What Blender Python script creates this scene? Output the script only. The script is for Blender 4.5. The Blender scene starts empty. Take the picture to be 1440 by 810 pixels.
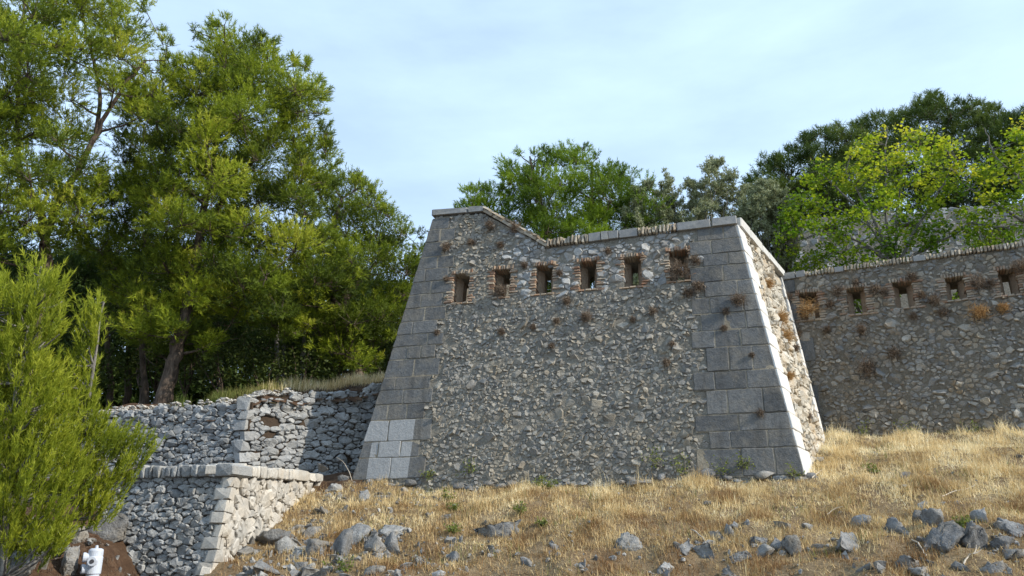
import bpy, math, random
import numpy as np
from mathutils import Matrix, Vector

# ------------------------------------------------------------------ camera, sky, sun, exposure
SC = bpy.context.scene
COL = SC.collection
FOC, TILT = 1120.0, math.radians(18.05)          # focal length in pixels of the 1440 x 810 frame, upward tilt
cam = bpy.data.cameras.new('camera')
cam.sensor_width, cam.lens = 36.0, 28.0
cam.clip_start, cam.clip_end = 0.1, 6000.0
cam_ob = bpy.data.objects.new('camera', cam)
cam_ob.rotation_euler = (math.pi / 2 + TILT, 0, 0)   # eye at the origin, 1.65 m above the road
COL.objects.link(cam_ob)
SC.camera = cam_ob

SUN_DIR = np.array([0.772, -0.325, 0.545]); SUN_DIR /= np.linalg.norm(SUN_DIR)   # towards the sun
sun = bpy.data.lights.new('sun', 'SUN')
sun.energy, sun.angle, sun.color = 5.0, math.radians(0.53), (1.0, 0.93, 0.82)
sun_ob = bpy.data.objects.new('sun', sun)
sun_ob.rotation_euler = Vector(SUN_DIR).to_track_quat('Z', 'Y').to_euler()
COL.objects.link(sun_ob)

W = bpy.data.worlds.new('World'); SC.world = W; W.use_nodes = True
nt = W.node_tree; nt.nodes.clear()
sky = nt.nodes.new('ShaderNodeTexSky'); sky.sky_type = 'NISHITA'; sky.sun_disc = False
sky.sun_elevation = math.asin(SUN_DIR[2]); sky.sun_rotation = math.atan2(SUN_DIR[0], SUN_DIR[1])
sky.air_density, sky.dust_density, sky.ozone_density = 1.0, 0.2, 0.9
geo = nt.nodes.new('ShaderNodeTexCoord')
mp = nt.nodes.new('ShaderNodeMapping'); mp.inputs['Scale'].default_value = (1.0, 1.0, 3.2); mp.inputs['Rotation'].default_value = (0.0, 0.35, 0.4)
nz = nt.nodes.new('ShaderNodeTexNoise'); nz.inputs['Scale'].default_value = 2.8; nz.inputs['Detail'].default_value = 9; nz.inputs['Roughness'].default_value = 0.52
cr = nt.nodes.new('ShaderNodeValToRGB')
cr.color_ramp.elements[0].position, cr.color_ramp.elements[0].color = 0.32, (0.58, 0.58, 0.58, 1)
cr.color_ramp.elements[1].position, cr.color_ramp.elements[1].color = 0.70, (0.88, 0.88, 0.88, 1)
mx = nt.nodes.new('ShaderNodeMix'); mx.data_type = 'RGBA'; mx.inputs['B'].default_value = (6.5, 8.7, 11.5, 1)
bg = nt.nodes.new('ShaderNodeBackground'); bg.inputs['Strength'].default_value = 0.125
wo = nt.nodes.new('ShaderNodeOutputWorld')
L = nt.links.new
L(geo.outputs['Generated'], mp.inputs['Vector']); L(mp.outputs['Vector'], nz.inputs['Vector']); L(nz.outputs['Fac'], cr.inputs['Fac'])
L(cr.outputs['Color'], mx.inputs['Factor']); L(sky.outputs['Color'], mx.inputs['A']); L(mx.outputs['Result'], bg.inputs['Color']); L(bg.outputs['Background'], wo.inputs['Surface'])
SC.view_settings.view_transform = 'Standard'; SC.view_settings.look = 'None'
SC.view_settings.exposure = 0.12; SC.view_settings.gamma = 1.0; SC.view_settings.use_curve_mapping = False
SC.cycles.max_bounces = 8; SC.cycles.transparent_max_bounces = 8; SC.cycles.use_denoising = True

# ------------------------------------------------------------------ small maths
CT, ST = math.cos(TILT), math.sin(TILT)
def ray(px, py):
    dx = (px - 720) / FOC; dy = (405 - py) / FOC
    return np.array([dx, CT - dy * ST, ST + dy * CT])
def at(px, py, Y):                                   # the point seen at that pixel, Y metres ahead
    d = ray(px, py); return d * (Y / d[1])
def nrm(v):
    v = np.asarray(v, float); return v / np.linalg.norm(v)
RS = np.random.RandomState

class Plane:
    """a wall face: U runs along it, V up it, N out of it"""
    def __init__(s, P0, U, batter):
        s.P0 = np.asarray(P0, float); s.U = nrm(U)
        nh = np.array([s.U[1], -s.U[0], 0.0])
        s.N = nrm(nh + np.array([0, 0, batter])); s.V = np.cross(s.N, s.U)
        if s.V[2] < 0: s.V = -s.V
    def p(s, u, v, d=0.0):
        return s.P0 + s.U * u + s.V * v + s.N * d
    def hit(s, px, py):
        d = ray(px, py); return d * (np.dot(s.P0, s.N) / np.dot(d, s.N))
    def uv(s, px, py):
        q = s.hit(px, py) - s.P0; return np.array([np.dot(q, s.U), np.dot(q, s.V)])
    def proj(s, P):
        q = np.asarray(P) - s.P0; return np.array([np.dot(q, s.U), np.dot(q, s.V)])

class Waves:                                         # cheap smooth noise in 2D
    def __init__(s, seed, scale, n=14):
        r = RS(seed); a = r.uniform(0, 2 * np.pi, n); k = (2 * np.pi / scale) * r.uniform(0.5, 1.6, n)
        s.kx, s.ky, s.ph, s.n = k * np.cos(a), k * np.sin(a), r.uniform(0, 6.28, n), n
    def __call__(s, x, y):
        x = np.asarray(x, float)[..., None]; y = np.asarray(y, float)[..., None]
        return np.sin(x * s.kx + y * s.ky + s.ph).sum(-1) / math.sqrt(s.n / 2)

# ------------------------------------------------------------------ objects
def tag(o, label=None, cat=None, group=None, kind=None):
    if label: o['label'] = label
    if cat: o['category'] = cat
    if group: o['group'] = group
    if kind: o['kind'] = kind
    return o
def empty(name, loc, label, cat, group=None):
    o = bpy.data.objects.new(name, None); o.empty_display_size = 0.2
    o.location = Vector(loc); COL.objects.link(o); o['base'] = 0
    del o['base']
    return tag(o, label, cat, group)
def world_of(parent):
    v = np.zeros(3)
    while parent is not None:
        v = v + np.array(parent.location); parent = parent.parent
    return v
def mesh(name, V, F, mat, parent=None, tint=None, smooth=False, origin=None):
    """V in world space; F a list of index tuples, or an (n,3)/(n,4) array, or a list of such arrays"""
    V = np.asarray(V, float).reshape(-1, 3)
    if origin is None: origin = world_of(parent) if parent is not None else np.zeros(3)
    origin = np.asarray(origin, float)
    me = bpy.data.meshes.new(name)
    if isinstance(F, np.ndarray): F = [F]
    if len(F) and isinstance(F[0], np.ndarray):
        lv = np.concatenate([f.ravel() for f in F]).astype(np.int32)
        lt = np.concatenate([np.full(len(f), f.shape[1]) for f in F]).astype(np.int32)
        me.vertices.add(len(V)); me.vertices.foreach_set('co', (V - origin).astype(np.float32).ravel())
        me.loops.add(len(lv)); me.loops.foreach_set('vertex_index', lv)
        me.polygons.add(len(lt)); me.polygons.foreach_set('loop_start', (np.cumsum(lt) - lt).astype(np.int32))
        if hasattr(me, 'update'): me.update(calc_edges=True)
    else:
        me.from_pydata((V - origin).tolist(), [], [tuple(int(i) for i in f) for f in F]); me.update()
    if smooth: me.polygons.foreach_set('use_smooth', np.ones(len(me.polygons), bool))
    if tint is not None:
        a = me.attributes.new('tint', 'FLOAT', 'POINT')
        a.data.foreach_set('value', np.broadcast_to(np.asarray(tint, np.float32), (len(V),)).astype(np.float32).copy())
    me.materials.append(mat)
    o = bpy.data.objects.new(name, me); COL.objects.link(o)
    o.parent = parent
    o.location = Vector(origin - (world_of(parent) if parent is not None else 0.0))
    return o
class Geo:                                           # collects faces of one mesh
    def __init__(s): s.V, s.F, s.T, s.n = [], [], [], 0
    def add(s, V, F, tint=0.5):
        V = np.asarray(V, float).reshape(-1, 3)
        s.V.append(V); s.F += [tuple(i + s.n for i in f) for f in F]; s.T.append(np.full(len(V), tint)); s.n += len(V)
    def build(s, name, mat, parent=None, smooth=False, origin=None):
        return mesh(name, np.concatenate(s.V), s.F, mat, parent, np.concatenate(s.T), smooth, origin)

# ------------------------------------------------------------------ materials
def nodes(name):
    m = bpy.data.materials.new(name); m.use_nodes = True; t = m.node_tree
    b = t.nodes['Principled BSDF']; b.inputs['Specular IOR Level'].default_value = 0.2
    return m, t, b
def N(t, kind, **kw):
    n = t.nodes.new(kind)
    for k, v in kw.items():
        if k in n.inputs: n.inputs[k].default_value = v
        else: setattr(n, k, v)
    return n
def ramp(t, fac, stops):
    r = t.nodes.new('ShaderNodeValToRGB'); e = r.color_ramp.elements
    while len(e) < len(stops): e.new(0.5)
    for el, (p, c) in zip(e, stops): el.position = p; el.color = (*c, 1)
    t.links.new(fac, r.inputs['Fac']); return r.outputs['Color']
def mixc(t, fac, a, b, mode='MIX'):
    m = t.nodes.new('ShaderNodeMix'); m.data_type = 'RGBA'; m.blend_type = mode
    for k, v in (('Factor', fac), ('A', a), ('B', b)):
        if hasattr(v, 'links'): t.links.new(v, m.inputs[k])
        elif k == 'Factor': m.inputs[k].default_value = v
        else: m.inputs[k].default_value = (*v, 1)
    return m.outputs['Result']
def math_(t, op, a, b=0.0, c=0.0):
    m = t.nodes.new('ShaderNodeMath'); m.operation = op
    for i, v in enumerate((a, b, c)):
        if hasattr(v, 'links'): t.links.new(v, m.inputs[i])
        else: m.inputs[i].default_value = v
    return m.outputs[0]
def noise(t, vec, scale, detail=4, rough=0.55):
    n = N(t, 'ShaderNodeTexNoise', Scale=scale, Detail=detail, Roughness=rough); t.links.new(vec, n.inputs['Vector']); return n.outputs['Fac']
def bump(t, b, h, strength, dist):
    n = N(t, 'ShaderNodeBump', Strength=strength, Distance=dist); t.links.new(h, n.inputs['Height']); t.links.new(n.outputs['Normal'], b.inputs['Normal'])

def stone_mat(name, stops, patch, patch_amt, dark, bump_d=0.02, scale=9.0, rnd=False, rough=0.9, lichen=None, streak=0.0, pale_box=None):
    """stops: colours by per-stone tint; patch: a second colour in blotches; dark: grime colour"""
    m, t, b = nodes(name)
    pos = t.nodes.new('ShaderNodeNewGeometry').outputs['Position']
    if rnd: tv = t.nodes.new('ShaderNodeObjectInfo').outputs['Random']
    else: tv = N(t, 'ShaderNodeAttribute', attribute_name='tint').outputs['Fac']
    n1 = noise(t, pos, scale, 6, 0.62); n2 = noise(t, pos, scale * 0.28, 4, 0.6); n3 = noise(t, pos, scale * 5, 3, 0.7)
    f = math_(t, 'ADD', math_(t, 'MULTIPLY', tv, 0.75), math_(t, 'MULTIPLY', math_(t, 'SUBTRACT', n1, 0.37), 0.9))
    c = ramp(t, f, stops)
    c = mixc(t, math_(t, 'MULTIPLY', ramp(t, n2, [(0.45, (0, 0, 0)), (0.66, (1, 1, 1))]), patch_amt), c, patch)
    if lichen:
        n4 = noise(t, pos, scale * 1.7, 5, 0.7)
        c = mixc(t, math_(t, 'MULTIPLY', ramp(t, n4, [(0.57, (0, 0, 0)), (0.68, (1, 1, 1))]), lichen[1]), c, lichen[0])
    c = mixc(t, math_(t, 'MULTIPLY', ramp(t, n3, [(0.50, (0, 0, 0)), (0.70, (1, 1, 1))]), 0.55), c, dark)
    if streak:
        mpn = N(t, 'ShaderNodeMapping'); mpn.inputs['Scale'].default_value = (3.0, 3.0, 0.35); t.links.new(pos, mpn.inputs['Vector'])
        n5 = noise(t, mpn.outputs['Vector'], 1.6, 5, 0.6)
        c = mixc(t, math_(t, 'MULTIPLY', ramp(t, n5, [(0.50, (0, 0, 0)), (0.70, (1, 1, 1))]), streak), c, dark)
    if pale_box is not None:                         # a pale patch with edges of its own: lines in x, heights in z
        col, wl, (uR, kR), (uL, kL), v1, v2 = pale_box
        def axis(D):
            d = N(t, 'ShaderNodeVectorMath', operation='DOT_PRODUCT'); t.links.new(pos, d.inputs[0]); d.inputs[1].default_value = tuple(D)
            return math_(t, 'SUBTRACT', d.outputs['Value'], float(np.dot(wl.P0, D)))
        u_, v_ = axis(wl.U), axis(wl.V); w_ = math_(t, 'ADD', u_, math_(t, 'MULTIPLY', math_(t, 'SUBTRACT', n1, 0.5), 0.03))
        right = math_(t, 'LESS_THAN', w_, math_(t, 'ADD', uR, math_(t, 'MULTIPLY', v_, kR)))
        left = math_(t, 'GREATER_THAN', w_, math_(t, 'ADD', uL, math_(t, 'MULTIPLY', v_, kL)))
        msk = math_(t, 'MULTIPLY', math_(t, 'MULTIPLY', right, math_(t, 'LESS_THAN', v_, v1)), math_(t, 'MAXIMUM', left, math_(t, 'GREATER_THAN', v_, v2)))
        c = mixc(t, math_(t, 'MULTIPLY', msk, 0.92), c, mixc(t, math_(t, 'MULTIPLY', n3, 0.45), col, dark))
    t.links.new(c, b.inputs['Base Color']); b.inputs['Roughness'].default_value = rough
    h = math_(t, 'ADD', math_(t, 'MULTIPLY', n1, 1.0), math_(t, 'MULTIPLY', n3, 0.45))
    bump(t, b, h, 0.9, bump_d)
    return m

G = lambda v, w=0.0: (v * (1 + w), v, v * (1 - w))
M = {}
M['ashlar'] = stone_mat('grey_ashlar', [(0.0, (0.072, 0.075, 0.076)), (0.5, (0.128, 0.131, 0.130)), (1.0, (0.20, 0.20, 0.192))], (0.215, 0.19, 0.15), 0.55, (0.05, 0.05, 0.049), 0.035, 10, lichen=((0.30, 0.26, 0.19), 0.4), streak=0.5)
M['rubble'] = stone_mat('bastion_rubble', [(0.0, (0.125, 0.122, 0.115)), (0.35, (0.205, 0.20, 0.187)), (0.62, (0.285, 0.27, 0.238)), (0.85, (0.37, 0.347, 0.298)), (1.0, (0.51, 0.475, 0.40))], (0.34, 0.28, 0.19), 0.6, (0.09, 0.085, 0.075), 0.03, 9, lichen=((0.40, 0.32, 0.20), 0.45))
M['brownmortar'] = stone_mat('brown_mortar', [(0.0, (0.12, 0.105, 0.082)), (0.5, (0.22, 0.195, 0.152)), (1.0, (0.34, 0.30, 0.24))], (0.15, 0.12, 0.085), 0.6, (0.055, 0.046, 0.036), 0.09, 16)
M['lining'] = stone_mat('brick_lining', [(0.0, (0.20, 0.13, 0.085)), (0.5, (0.36, 0.26, 0.175)), (1.0, (0.48, 0.38, 0.27))], (0.28, 0.22, 0.16), 0.5, (0.10, 0.075, 0.055), 0.03, 14)
M['bandrubble'] = stone_mat('pale_rubble', [(0.0, (0.15, 0.155, 0.155)), (0.4, (0.26, 0.265, 0.262)), (0.75, (0.40, 0.395, 0.375)), (1.0, (0.58, 0.565, 0.53))], (0.38, 0.30, 0.20), 0.35, (0.09, 0.085, 0.075), 0.03, 9)
M['mortar'] = stone_mat('old_mortar', [(0.0, (0.155, 0.142, 0.118)), (0.5, (0.285, 0.262, 0.215)), (1.0, (0.44, 0.40, 0.325))], (0.20, 0.17, 0.13), 0.5, (0.07, 0.062, 0.052), 0.09, 16)
M['pointing'] = stone_mat('lime_pointing', [(0.0, (0.13, 0.115, 0.09)), (0.5, (0.27, 0.23, 0.17)), (1.0, (0.46, 0.41, 0.32))], (0.12, 0.10, 0.07), 0.75, (0.06, 0.055, 0.045), 0.03, 8)
M['curtain'] = stone_mat('curtain_rubble', [(0.0, (0.10, 0.098, 0.094)), (0.35, (0.19, 0.187, 0.178)), (0.62, (0.28, 0.262, 0.23)), (0.85, (0.375, 0.345, 0.29)), (1.0, (0.50, 0.48, 0.43))], (0.27, 0.205, 0.125), 0.7, (0.07, 0.065, 0.055), 0.03, 9, lichen=((0.36, 0.27, 0.15), 0.5))
M['drystone'] = stone_mat('grey_limestone', [(0.0, (0.16, 0.163, 0.163)), (0.5, (0.29, 0.292, 0.285)), (1.0, (0.46, 0.455, 0.435))], (0.36, 0.33, 0.27), 0.3, (0.08, 0.08, 0.08), 0.03, 10)
M['palesunlit'] = stone_mat('pale_sunlit_limestone', [(0.0, (0.29, 0.283, 0.262)), (0.5, (0.44, 0.415, 0.37)), (1.0, (0.58, 0.545, 0.48))], (0.52, 0.43, 0.31), 0.4, (0.22, 0.20, 0.17), 0.015, 9)  # light loose stones; also the lower wall's sunward side, sunlight put in colour
M['sunlitashlar'] = stone_mat('sunlit_ashlar', [(0.0, (0.46, 0.455, 0.43)), (0.5, (0.58, 0.57, 0.54)), (1.0, (0.68, 0.66, 0.62))], (0.60, 0.56, 0.49), 0.3, (0.30, 0.28, 0.25), 0.008, 8)  # lighter copy of the front ashlar, flank sunlight put into the colour
M['sunlitrubble'] = stone_mat('sunlit_rubble', [(0.0, (0.30, 0.27, 0.22)), (0.5, (0.50, 0.46, 0.38)), (1.0, (0.68, 0.65, 0.58))], (0.46, 0.32, 0.17), 0.55, (0.18, 0.14, 0.09), 0.03, 9)  # lighter rubble for the flank, its sunlight painted in
M['rock'] = stone_mat('karst_rock', [(0.0, (0.085, 0.086, 0.086)), (0.4, (0.20, 0.20, 0.197)), (0.7, (0.34, 0.336, 0.322)), (1.0, (0.56, 0.545, 0.51))], (0.30, 0.25, 0.175), 0.45, (0.06, 0.06, 0.06), 0.07, 8, lichen=((0.34, 0.27, 0.17), 0.35))
M['shadedearth'] = stone_mat('shaded_hole_earth', [(0.0, (0.03, 0.022, 0.016)), (1.0, (0.095, 0.065, 0.042))], (0.05, 0.035, 0.024), 0.5, (0.03, 0.02, 0.015), 0.03, 9)  # earth behind the stones, darkened in colour for the shade of deep holes
M['brick'] = stone_mat('old_brick', [(0.0, (0.21, 0.105, 0.06)), (0.3, (0.28, 0.175, 0.11)), (0.6, (0.33, 0.26, 0.185)), (1.0, (0.37, 0.32, 0.25))], (0.25, 0.235, 0.205), 0.6, (0.15, 0.10, 0.07), 0.012, 16, rnd=True)
M['copebrick'] = stone_mat('coping_brick', [(0.0, (0.24, 0.17, 0.11)), (0.35, (0.33, 0.275, 0.20)), (0.7, (0.42, 0.365, 0.28)), (1.0, (0.50, 0.45, 0.36))], (0.25, 0.24, 0.22), 0.5, (0.15, 0.13, 0.10), 0.012, 16, rnd=True)
M['slab'] = stone_mat('coping_slab', [(0.0, (0.24, 0.24, 0.235)), (0.5, (0.35, 0.345, 0.33)), (1.0, (0.46, 0.44, 0.40))], (0.50, 0.45, 0.36), 0.3, (0.14, 0.135, 0.125), 0.012, 12)

def ground_mat(name, stops, c2, amt, scale, bd):
    m, t, b = nodes(name)
    pos = t.nodes.new('ShaderNodeNewGeometry').outputs['Position']
    a = noise(t, pos, scale, 8, 0.65); f = noise(t, pos, scale * 9, 5, 0.7); g = noise(t, pos, scale * 0.25, 3)
    c = ramp(t, math_(t, 'ADD', math_(t, 'MULTIPLY', a, 0.6), math_(t, 'MULTIPLY', f, 0.4)), stops)
    c = mixc(t, math_(t, 'MULTIPLY', ramp(t, g, [(0.42, (0, 0, 0)), (0.62, (1, 1, 1))]), amt), c, c2)
    t.links.new(c, b.inputs['Base Color']); b.inputs['Roughness'].default_value = 1.0
    bump(t, b, math_(t, 'ADD', a, f), 1.0, bd); return m
M['soil'] = ground_mat('dry_soil', [(0.3, (0.11, 0.073, 0.042)), (0.5, (0.24, 0.175, 0.10)), (0.68, (0.44, 0.35, 0.215))], (0.18, 0.115, 0.062), 0.6, 4.0, 0.05)
M['redsoil'] = ground_mat('needle_litter', [(0.3, (0.035, 0.02, 0.012)), (0.5, (0.10, 0.056, 0.032)), (0.7, (0.22, 0.145, 0.09))], (0.07, 0.045, 0.027), 0.5, 5.0, 0.04)
M['forest'] = ground_mat('forest_floor', [(0.3, (0.04, 0.03, 0.015)), (0.55, (0.10, 0.07, 0.035)), (0.75, (0.16, 0.12, 0.06))], (0.05, 0.06, 0.02), 0.6, 2.0, 0.06)
M['road'] = ground_mat('grey_gravel_road', [(0.3, (0.14, 0.13, 0.12)), (0.7, (0.28, 0.26, 0.23))], (0.2, 0.18, 0.15), 0.4, 3.0, 0.02)
M['hill'] = ground_mat('wooded_hill', [(0.3, (0.02, 0.03, 0.01)), (0.55, (0.05, 0.07, 0.02)), (0.75, (0.10, 0.11, 0.04))], (0.07, 0.07, 0.03), 0.4, 0.5, 0.4)

def leaf_mat(name, stops, trans, tw=0.4, rough=0.6, pscale=0.8, pamt=0.5):
    m, t, b = nodes(name)
    tv = N(t, 'ShaderNodeAttribute', attribute_name='tint').outputs['Fac']
    pos = t.nodes.new('ShaderNodeNewGeometry').outputs['Position']
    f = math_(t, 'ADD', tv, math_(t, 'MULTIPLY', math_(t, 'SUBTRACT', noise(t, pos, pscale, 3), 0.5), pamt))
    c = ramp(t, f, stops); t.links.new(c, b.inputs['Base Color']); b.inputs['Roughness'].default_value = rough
    tr = t.nodes.new('ShaderNodeBsdfTranslucent'); t.links.new(mixc(t, 1.0, c, trans, 'MULTIPLY'), tr.inputs['Color'])
    ms = t.nodes.new('ShaderNodeMixShader'); ms.inputs['Fac'].default_value = tw
    out = [n for n in t.nodes if n.type == 'OUTPUT_MATERIAL'][0]
    t.links.new(b.outputs[0], ms.inputs[1]); t.links.new(tr.outputs[0], ms.inputs[2]); t.links.new(ms.outputs[0], out.inputs['Surface'])
    return m
M['pine'] = leaf_mat('pine_needles', [(0.0, (0.040, 0.062, 0.010)), (0.42, (0.14, 0.188, 0.016)), (0.75, (0.295, 0.345, 0.025)), (1.0, (0.40, 0.40, 0.05))], (1.4, 1.45, 0.9), 0.28)
M['youngpine'] = leaf_mat('young_pine_needles', [(0.0, (0.065, 0.095, 0.010)), (0.5, (0.205, 0.245, 0.020)), (1.0, (0.37, 0.39, 0.04))], (1.5, 1.5, 0.9), 0.35)
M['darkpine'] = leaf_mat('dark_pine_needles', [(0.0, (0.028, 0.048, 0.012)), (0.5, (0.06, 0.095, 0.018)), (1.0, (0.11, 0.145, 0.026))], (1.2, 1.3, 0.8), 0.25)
M['backpine'] = leaf_mat('green_pine_needles', [(0.0, (0.05, 0.085, 0.010)), (0.5, (0.12, 0.185, 0.016)), (1.0, (0.22, 0.30, 0.022))], (1.4, 1.5, 0.8), 0.3)
M['olive'] = leaf_mat('olive_leaves', [(0.0, (0.13, 0.15, 0.065)), (0.5, (0.25, 0.275, 0.14)), (1.0, (0.42, 0.44, 0.28))], (1.0, 1.0, 0.8), 0.2)
M['fig'] = leaf_mat('yellow_green_leaves', [(0.0, (0.07, 0.14, 0.012)), (0.4, (0.19, 0.255, 0.025)), (0.7, (0.38, 0.39, 0.045)), (1.0, (0.60, 0.50, 0.09))], (1.6, 1.6, 0.7), 0.45, 0.45)
M['shrub'] = leaf_mat('shrub_leaves', [(0.0, (0.03, 0.045, 0.012)), (0.5, (0.06, 0.085, 0.02)), (1.0, (0.12, 0.14, 0.035))], (1.3, 1.3, 0.8), 0.3)
M['weed'] = leaf_mat('weed_leaves', [(0.0, (0.10, 0.14, 0.03)), (0.5, (0.18, 0.22, 0.05)), (1.0, (0.30, 0.30, 0.10))], (1.2, 1.2, 0.7), 0.3)
M['straw'] = leaf_mat('dry_grass_blades', [(0.0, (0.23, 0.125, 0.052)), (0.3, (0.49, 0.35, 0.17)), (0.65, (0.77, 0.615, 0.335)), (1.0, (0.94, 0.84, 0.58))], (1.0, 0.95, 0.8), 0.25, 0.7, 1.3, 0.7)
M['greengrass'] = leaf_mat('green_grass_blades', [(0.0, (0.07, 0.10, 0.02)), (0.5, (0.14, 0.17, 0.04)), (0.8, (0.30, 0.26, 0.09)), (1.0, (0.45, 0.36, 0.16))], (1.1, 1.1, 0.7), 0.3)
M['tuft'] = leaf_mat('dry_tuft_stems', [(0.0, (0.085, 0.065, 0.05)), (0.5, (0.18, 0.135, 0.098)), (1.0, (0.31, 0.245, 0.18))], (1.0, 0.9, 0.8), 0.2, 0.8)
M['goldtuft'] = leaf_mat('golden_tuft_stems', [(0.0, (0.26, 0.14, 0.05)), (0.5, (0.42, 0.25, 0.10)), (1.0, (0.56, 0.40, 0.20))], (1.0, 0.9, 0.8), 0.2, 0.8)
def bark_mat(name, a, b_, s=6):
    m, t, b = nodes(name); pos = t.nodes.new('ShaderNodeNewGeometry').outputs['Position']
    mpn = N(t, 'ShaderNodeMapping'); mpn.inputs['Scale'].default_value = (1, 1, 0.3); t.links.new(pos, mpn.inputs['Vector'])
    n1 = noise(t, mpn.outputs['Vector'], s * 2, 6, 0.7)
    t.links.new(ramp(t, n1, [(0.35, a), (0.65, b_)]), b.inputs['Base Color']); b.inputs['Roughness'].default_value = 0.95
    bump(t, b, n1, 1.0, 0.05); return m
M['bark'] = bark_mat('pine_bark', (0.045, 0.032, 0.024), (0.16, 0.12, 0.09))
M['greybark'] = bark_mat('grey_bark', (0.10, 0.09, 0.08), (0.28, 0.26, 0.23))
M['stick'] = bark_mat('bleached_stick', (0.36, 0.30, 0.22), (0.62, 0.55, 0.45))
def paint(name, c, rough=0.4, spec=0.4, dirt=(0.3, 0.3, 0.28)):
    m, t, b = nodes(name); pos = t.nodes.new('ShaderNodeNewGeometry').outputs['Position']
    n1 = noise(t, pos, 25, 5, 0.7)
    t.links.new(mixc(t, math_(t, 'MULTIPLY', ramp(t, n1, [(0.55, (0, 0, 0)), (0.75, (1, 1, 1))]), 0.6), c, dirt), b.inputs['Base Color'])
    b.inputs['Roughness'].default_value = rough; b.inputs['Specular IOR Level'].default_value = spec; return m
M['white'] = paint('white_paint', (0.52, 0.56, 0.63)); M['darkcap'] = paint('dark_rubber', (0.05, 0.05, 0.06), 0.6)

# ------------------------------------------------------------------ stone packing
def clip(poly, nx, ny, c):                           # keep nx*x + ny*y <= c
    out = []; k = len(poly)
    for i in range(k):
        ax, ay = poly[i]; bx, by = poly[(i + 1) % k]
        da = nx * ax + ny * ay - c; db = nx * bx + ny * by - c
        if da <= 0: out.append((ax, ay))
        if (da < 0 < db) or (db < 0 < da):
            s = da / (da - db); out.append((ax + s * (bx - ax), ay + s * (by - ay)))
    return out
def pack(bbox, inside, radii, seed, aniso=1.35, tries=9, courses=0.0):
    """stones of mixed size that fill bbox: a power diagram of thrown discs; returns [(outline, centre, radius)]"""
    r = RS(seed); u0, u1, v0, v1 = bbox; v0a, v1a = v0 * aniso, v1 * aniso
    P, Rr = [], []
    arr = np.zeros((0, 2)); ra = np.zeros(0); area = (u1 - u0) * (v1a - v0a)
    for rad, share in radii:                         # biggest first
        n = int(share * area / (math.pi * rad * rad) * 1.25) + 1
        cand = np.stack([r.uniform(u0, u1, n * tries), r.uniform(v0a, v1a, n * tries)], 1); got = 0
        if courses: cand[:, 1] = (np.round(cand[:, 1] / courses) * courses) + r.normal(0, courses * 0.12, len(cand))
        buf_p = np.zeros((len(arr) + n, 2)); buf_r = np.zeros(len(arr) + n); buf_p[:len(arr)] = arr; buf_r[:len(arr)] = ra; k = len(arr)
        for c in cand:
            if got >= n: break
            q = rad * r.uniform(0.85, 1.15)
            if k and (((buf_p[:k] - c) ** 2).sum(1) < ((buf_r[:k] + q) * 0.86) ** 2).any(): continue
            buf_p[k] = c; buf_r[k] = q; k += 1; got += 1
        arr = buf_p[:k].copy(); ra = buf_r[:k].copy()
    out = []
    for i in range(len(arr)):
        if not inside(arr[i, 0], arr[i, 1] / aniso): continue
        d2 = ((arr - arr[i]) ** 2).sum(1); ri = ra[i]
        near = np.argsort(d2)[1:22]
        x, y = arr[i]; R = ri * 1.75
        poly = [(x + R * math.cos(a), y + R * math.sin(a)) for a in np.arange(8) * math.pi / 4 + r.uniform(0, 0.7)]
        for j in near:
            if d2[j] > (ri * 1.75 + ra[j] * 2.5) ** 2: continue
            nx, ny = arr[j] - arr[i]
            c = (arr[j, 0] ** 2 + arr[j, 1] ** 2 - ra[j] ** 2 - x * x - y * y + ri * ri) / 2
            poly = clip(poly, nx, ny, c)
            if len(poly) < 3: break
        if len(poly) < 3: continue
        pl = np.array(poly); pl[:, 1] /= aniso
        keep = [k for k in range(len(pl)) if np.linalg.norm(pl[k] - pl[k - 1]) > 0.12 * ri]
        if len(keep) < 3: continue
        out.append((pl[keep], pl[keep].mean(0), ri))
    return out
def area_of(p):
    x, y = p[:, 0], p[:, 1]; return 0.5 * abs(np.dot(x, np.roll(y, -1)) - np.dot(y, np.roll(x, -1)))
def chamfer(p, k=0.24):
    nx = np.roll(p, -1, 0); pv = np.roll(p, 1, 0)
    return np.stack([p + (pv - p) * k, p + (nx - p) * k], 1).reshape(-1, 2)
def shrink(p, gap):
    c = p.mean(0); d = p - c; l = np.linalg.norm(d, axis=1, keepdims=True)
    return c + d * np.maximum(0.35, 1 - gap / np.maximum(l, 1e-6))
def stone(pl, wall, front, depth, bev, tilt, bulge, r, jit=0.0):
    """one stone standing out of a wall face: outline in (u, v), rounded edges, a tilted bulged front"""
    n = len(pl); c = pl.mean(0); ta, tb = r.normal(0, tilt, 2); q = pl - c
    inner = shrink(pl, bev * 1.3)
    d1 = front - bev + 0.5 * (q @ np.array([ta, tb])); qi = inner - c
    d2 = front + qi @ np.array([ta, tb]) + r.normal(0, jit, n)
    V = [wall.p(pl[i, 0], pl[i, 1], -depth) for i in range(n)] + [wall.p(pl[i, 0], pl[i, 1], d1[i]) for i in range(n)] + \
        [wall.p(inner[i, 0], inner[i, 1], d2[i]) for i in range(n)] + [wall.p(c[0] + r.normal(0, bev), c[1] + r.normal(0, bev), front + bulge)]
    F = []
    for i in range(n):
        j = (i + 1) % n
        F += [(i, j, n + j, n + i), (n + i, n + j, 2 * n + j, 2 * n + i), (2 * n + i, 2 * n + j, 3 * n)]
    return np.array(V), F
def flip_ok(wall):                                   # outlines run counter-clockwise seen from outside when U x V = N
    return np.dot(np.cross(wall.U, wall.V), wall.N) > 0
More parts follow.
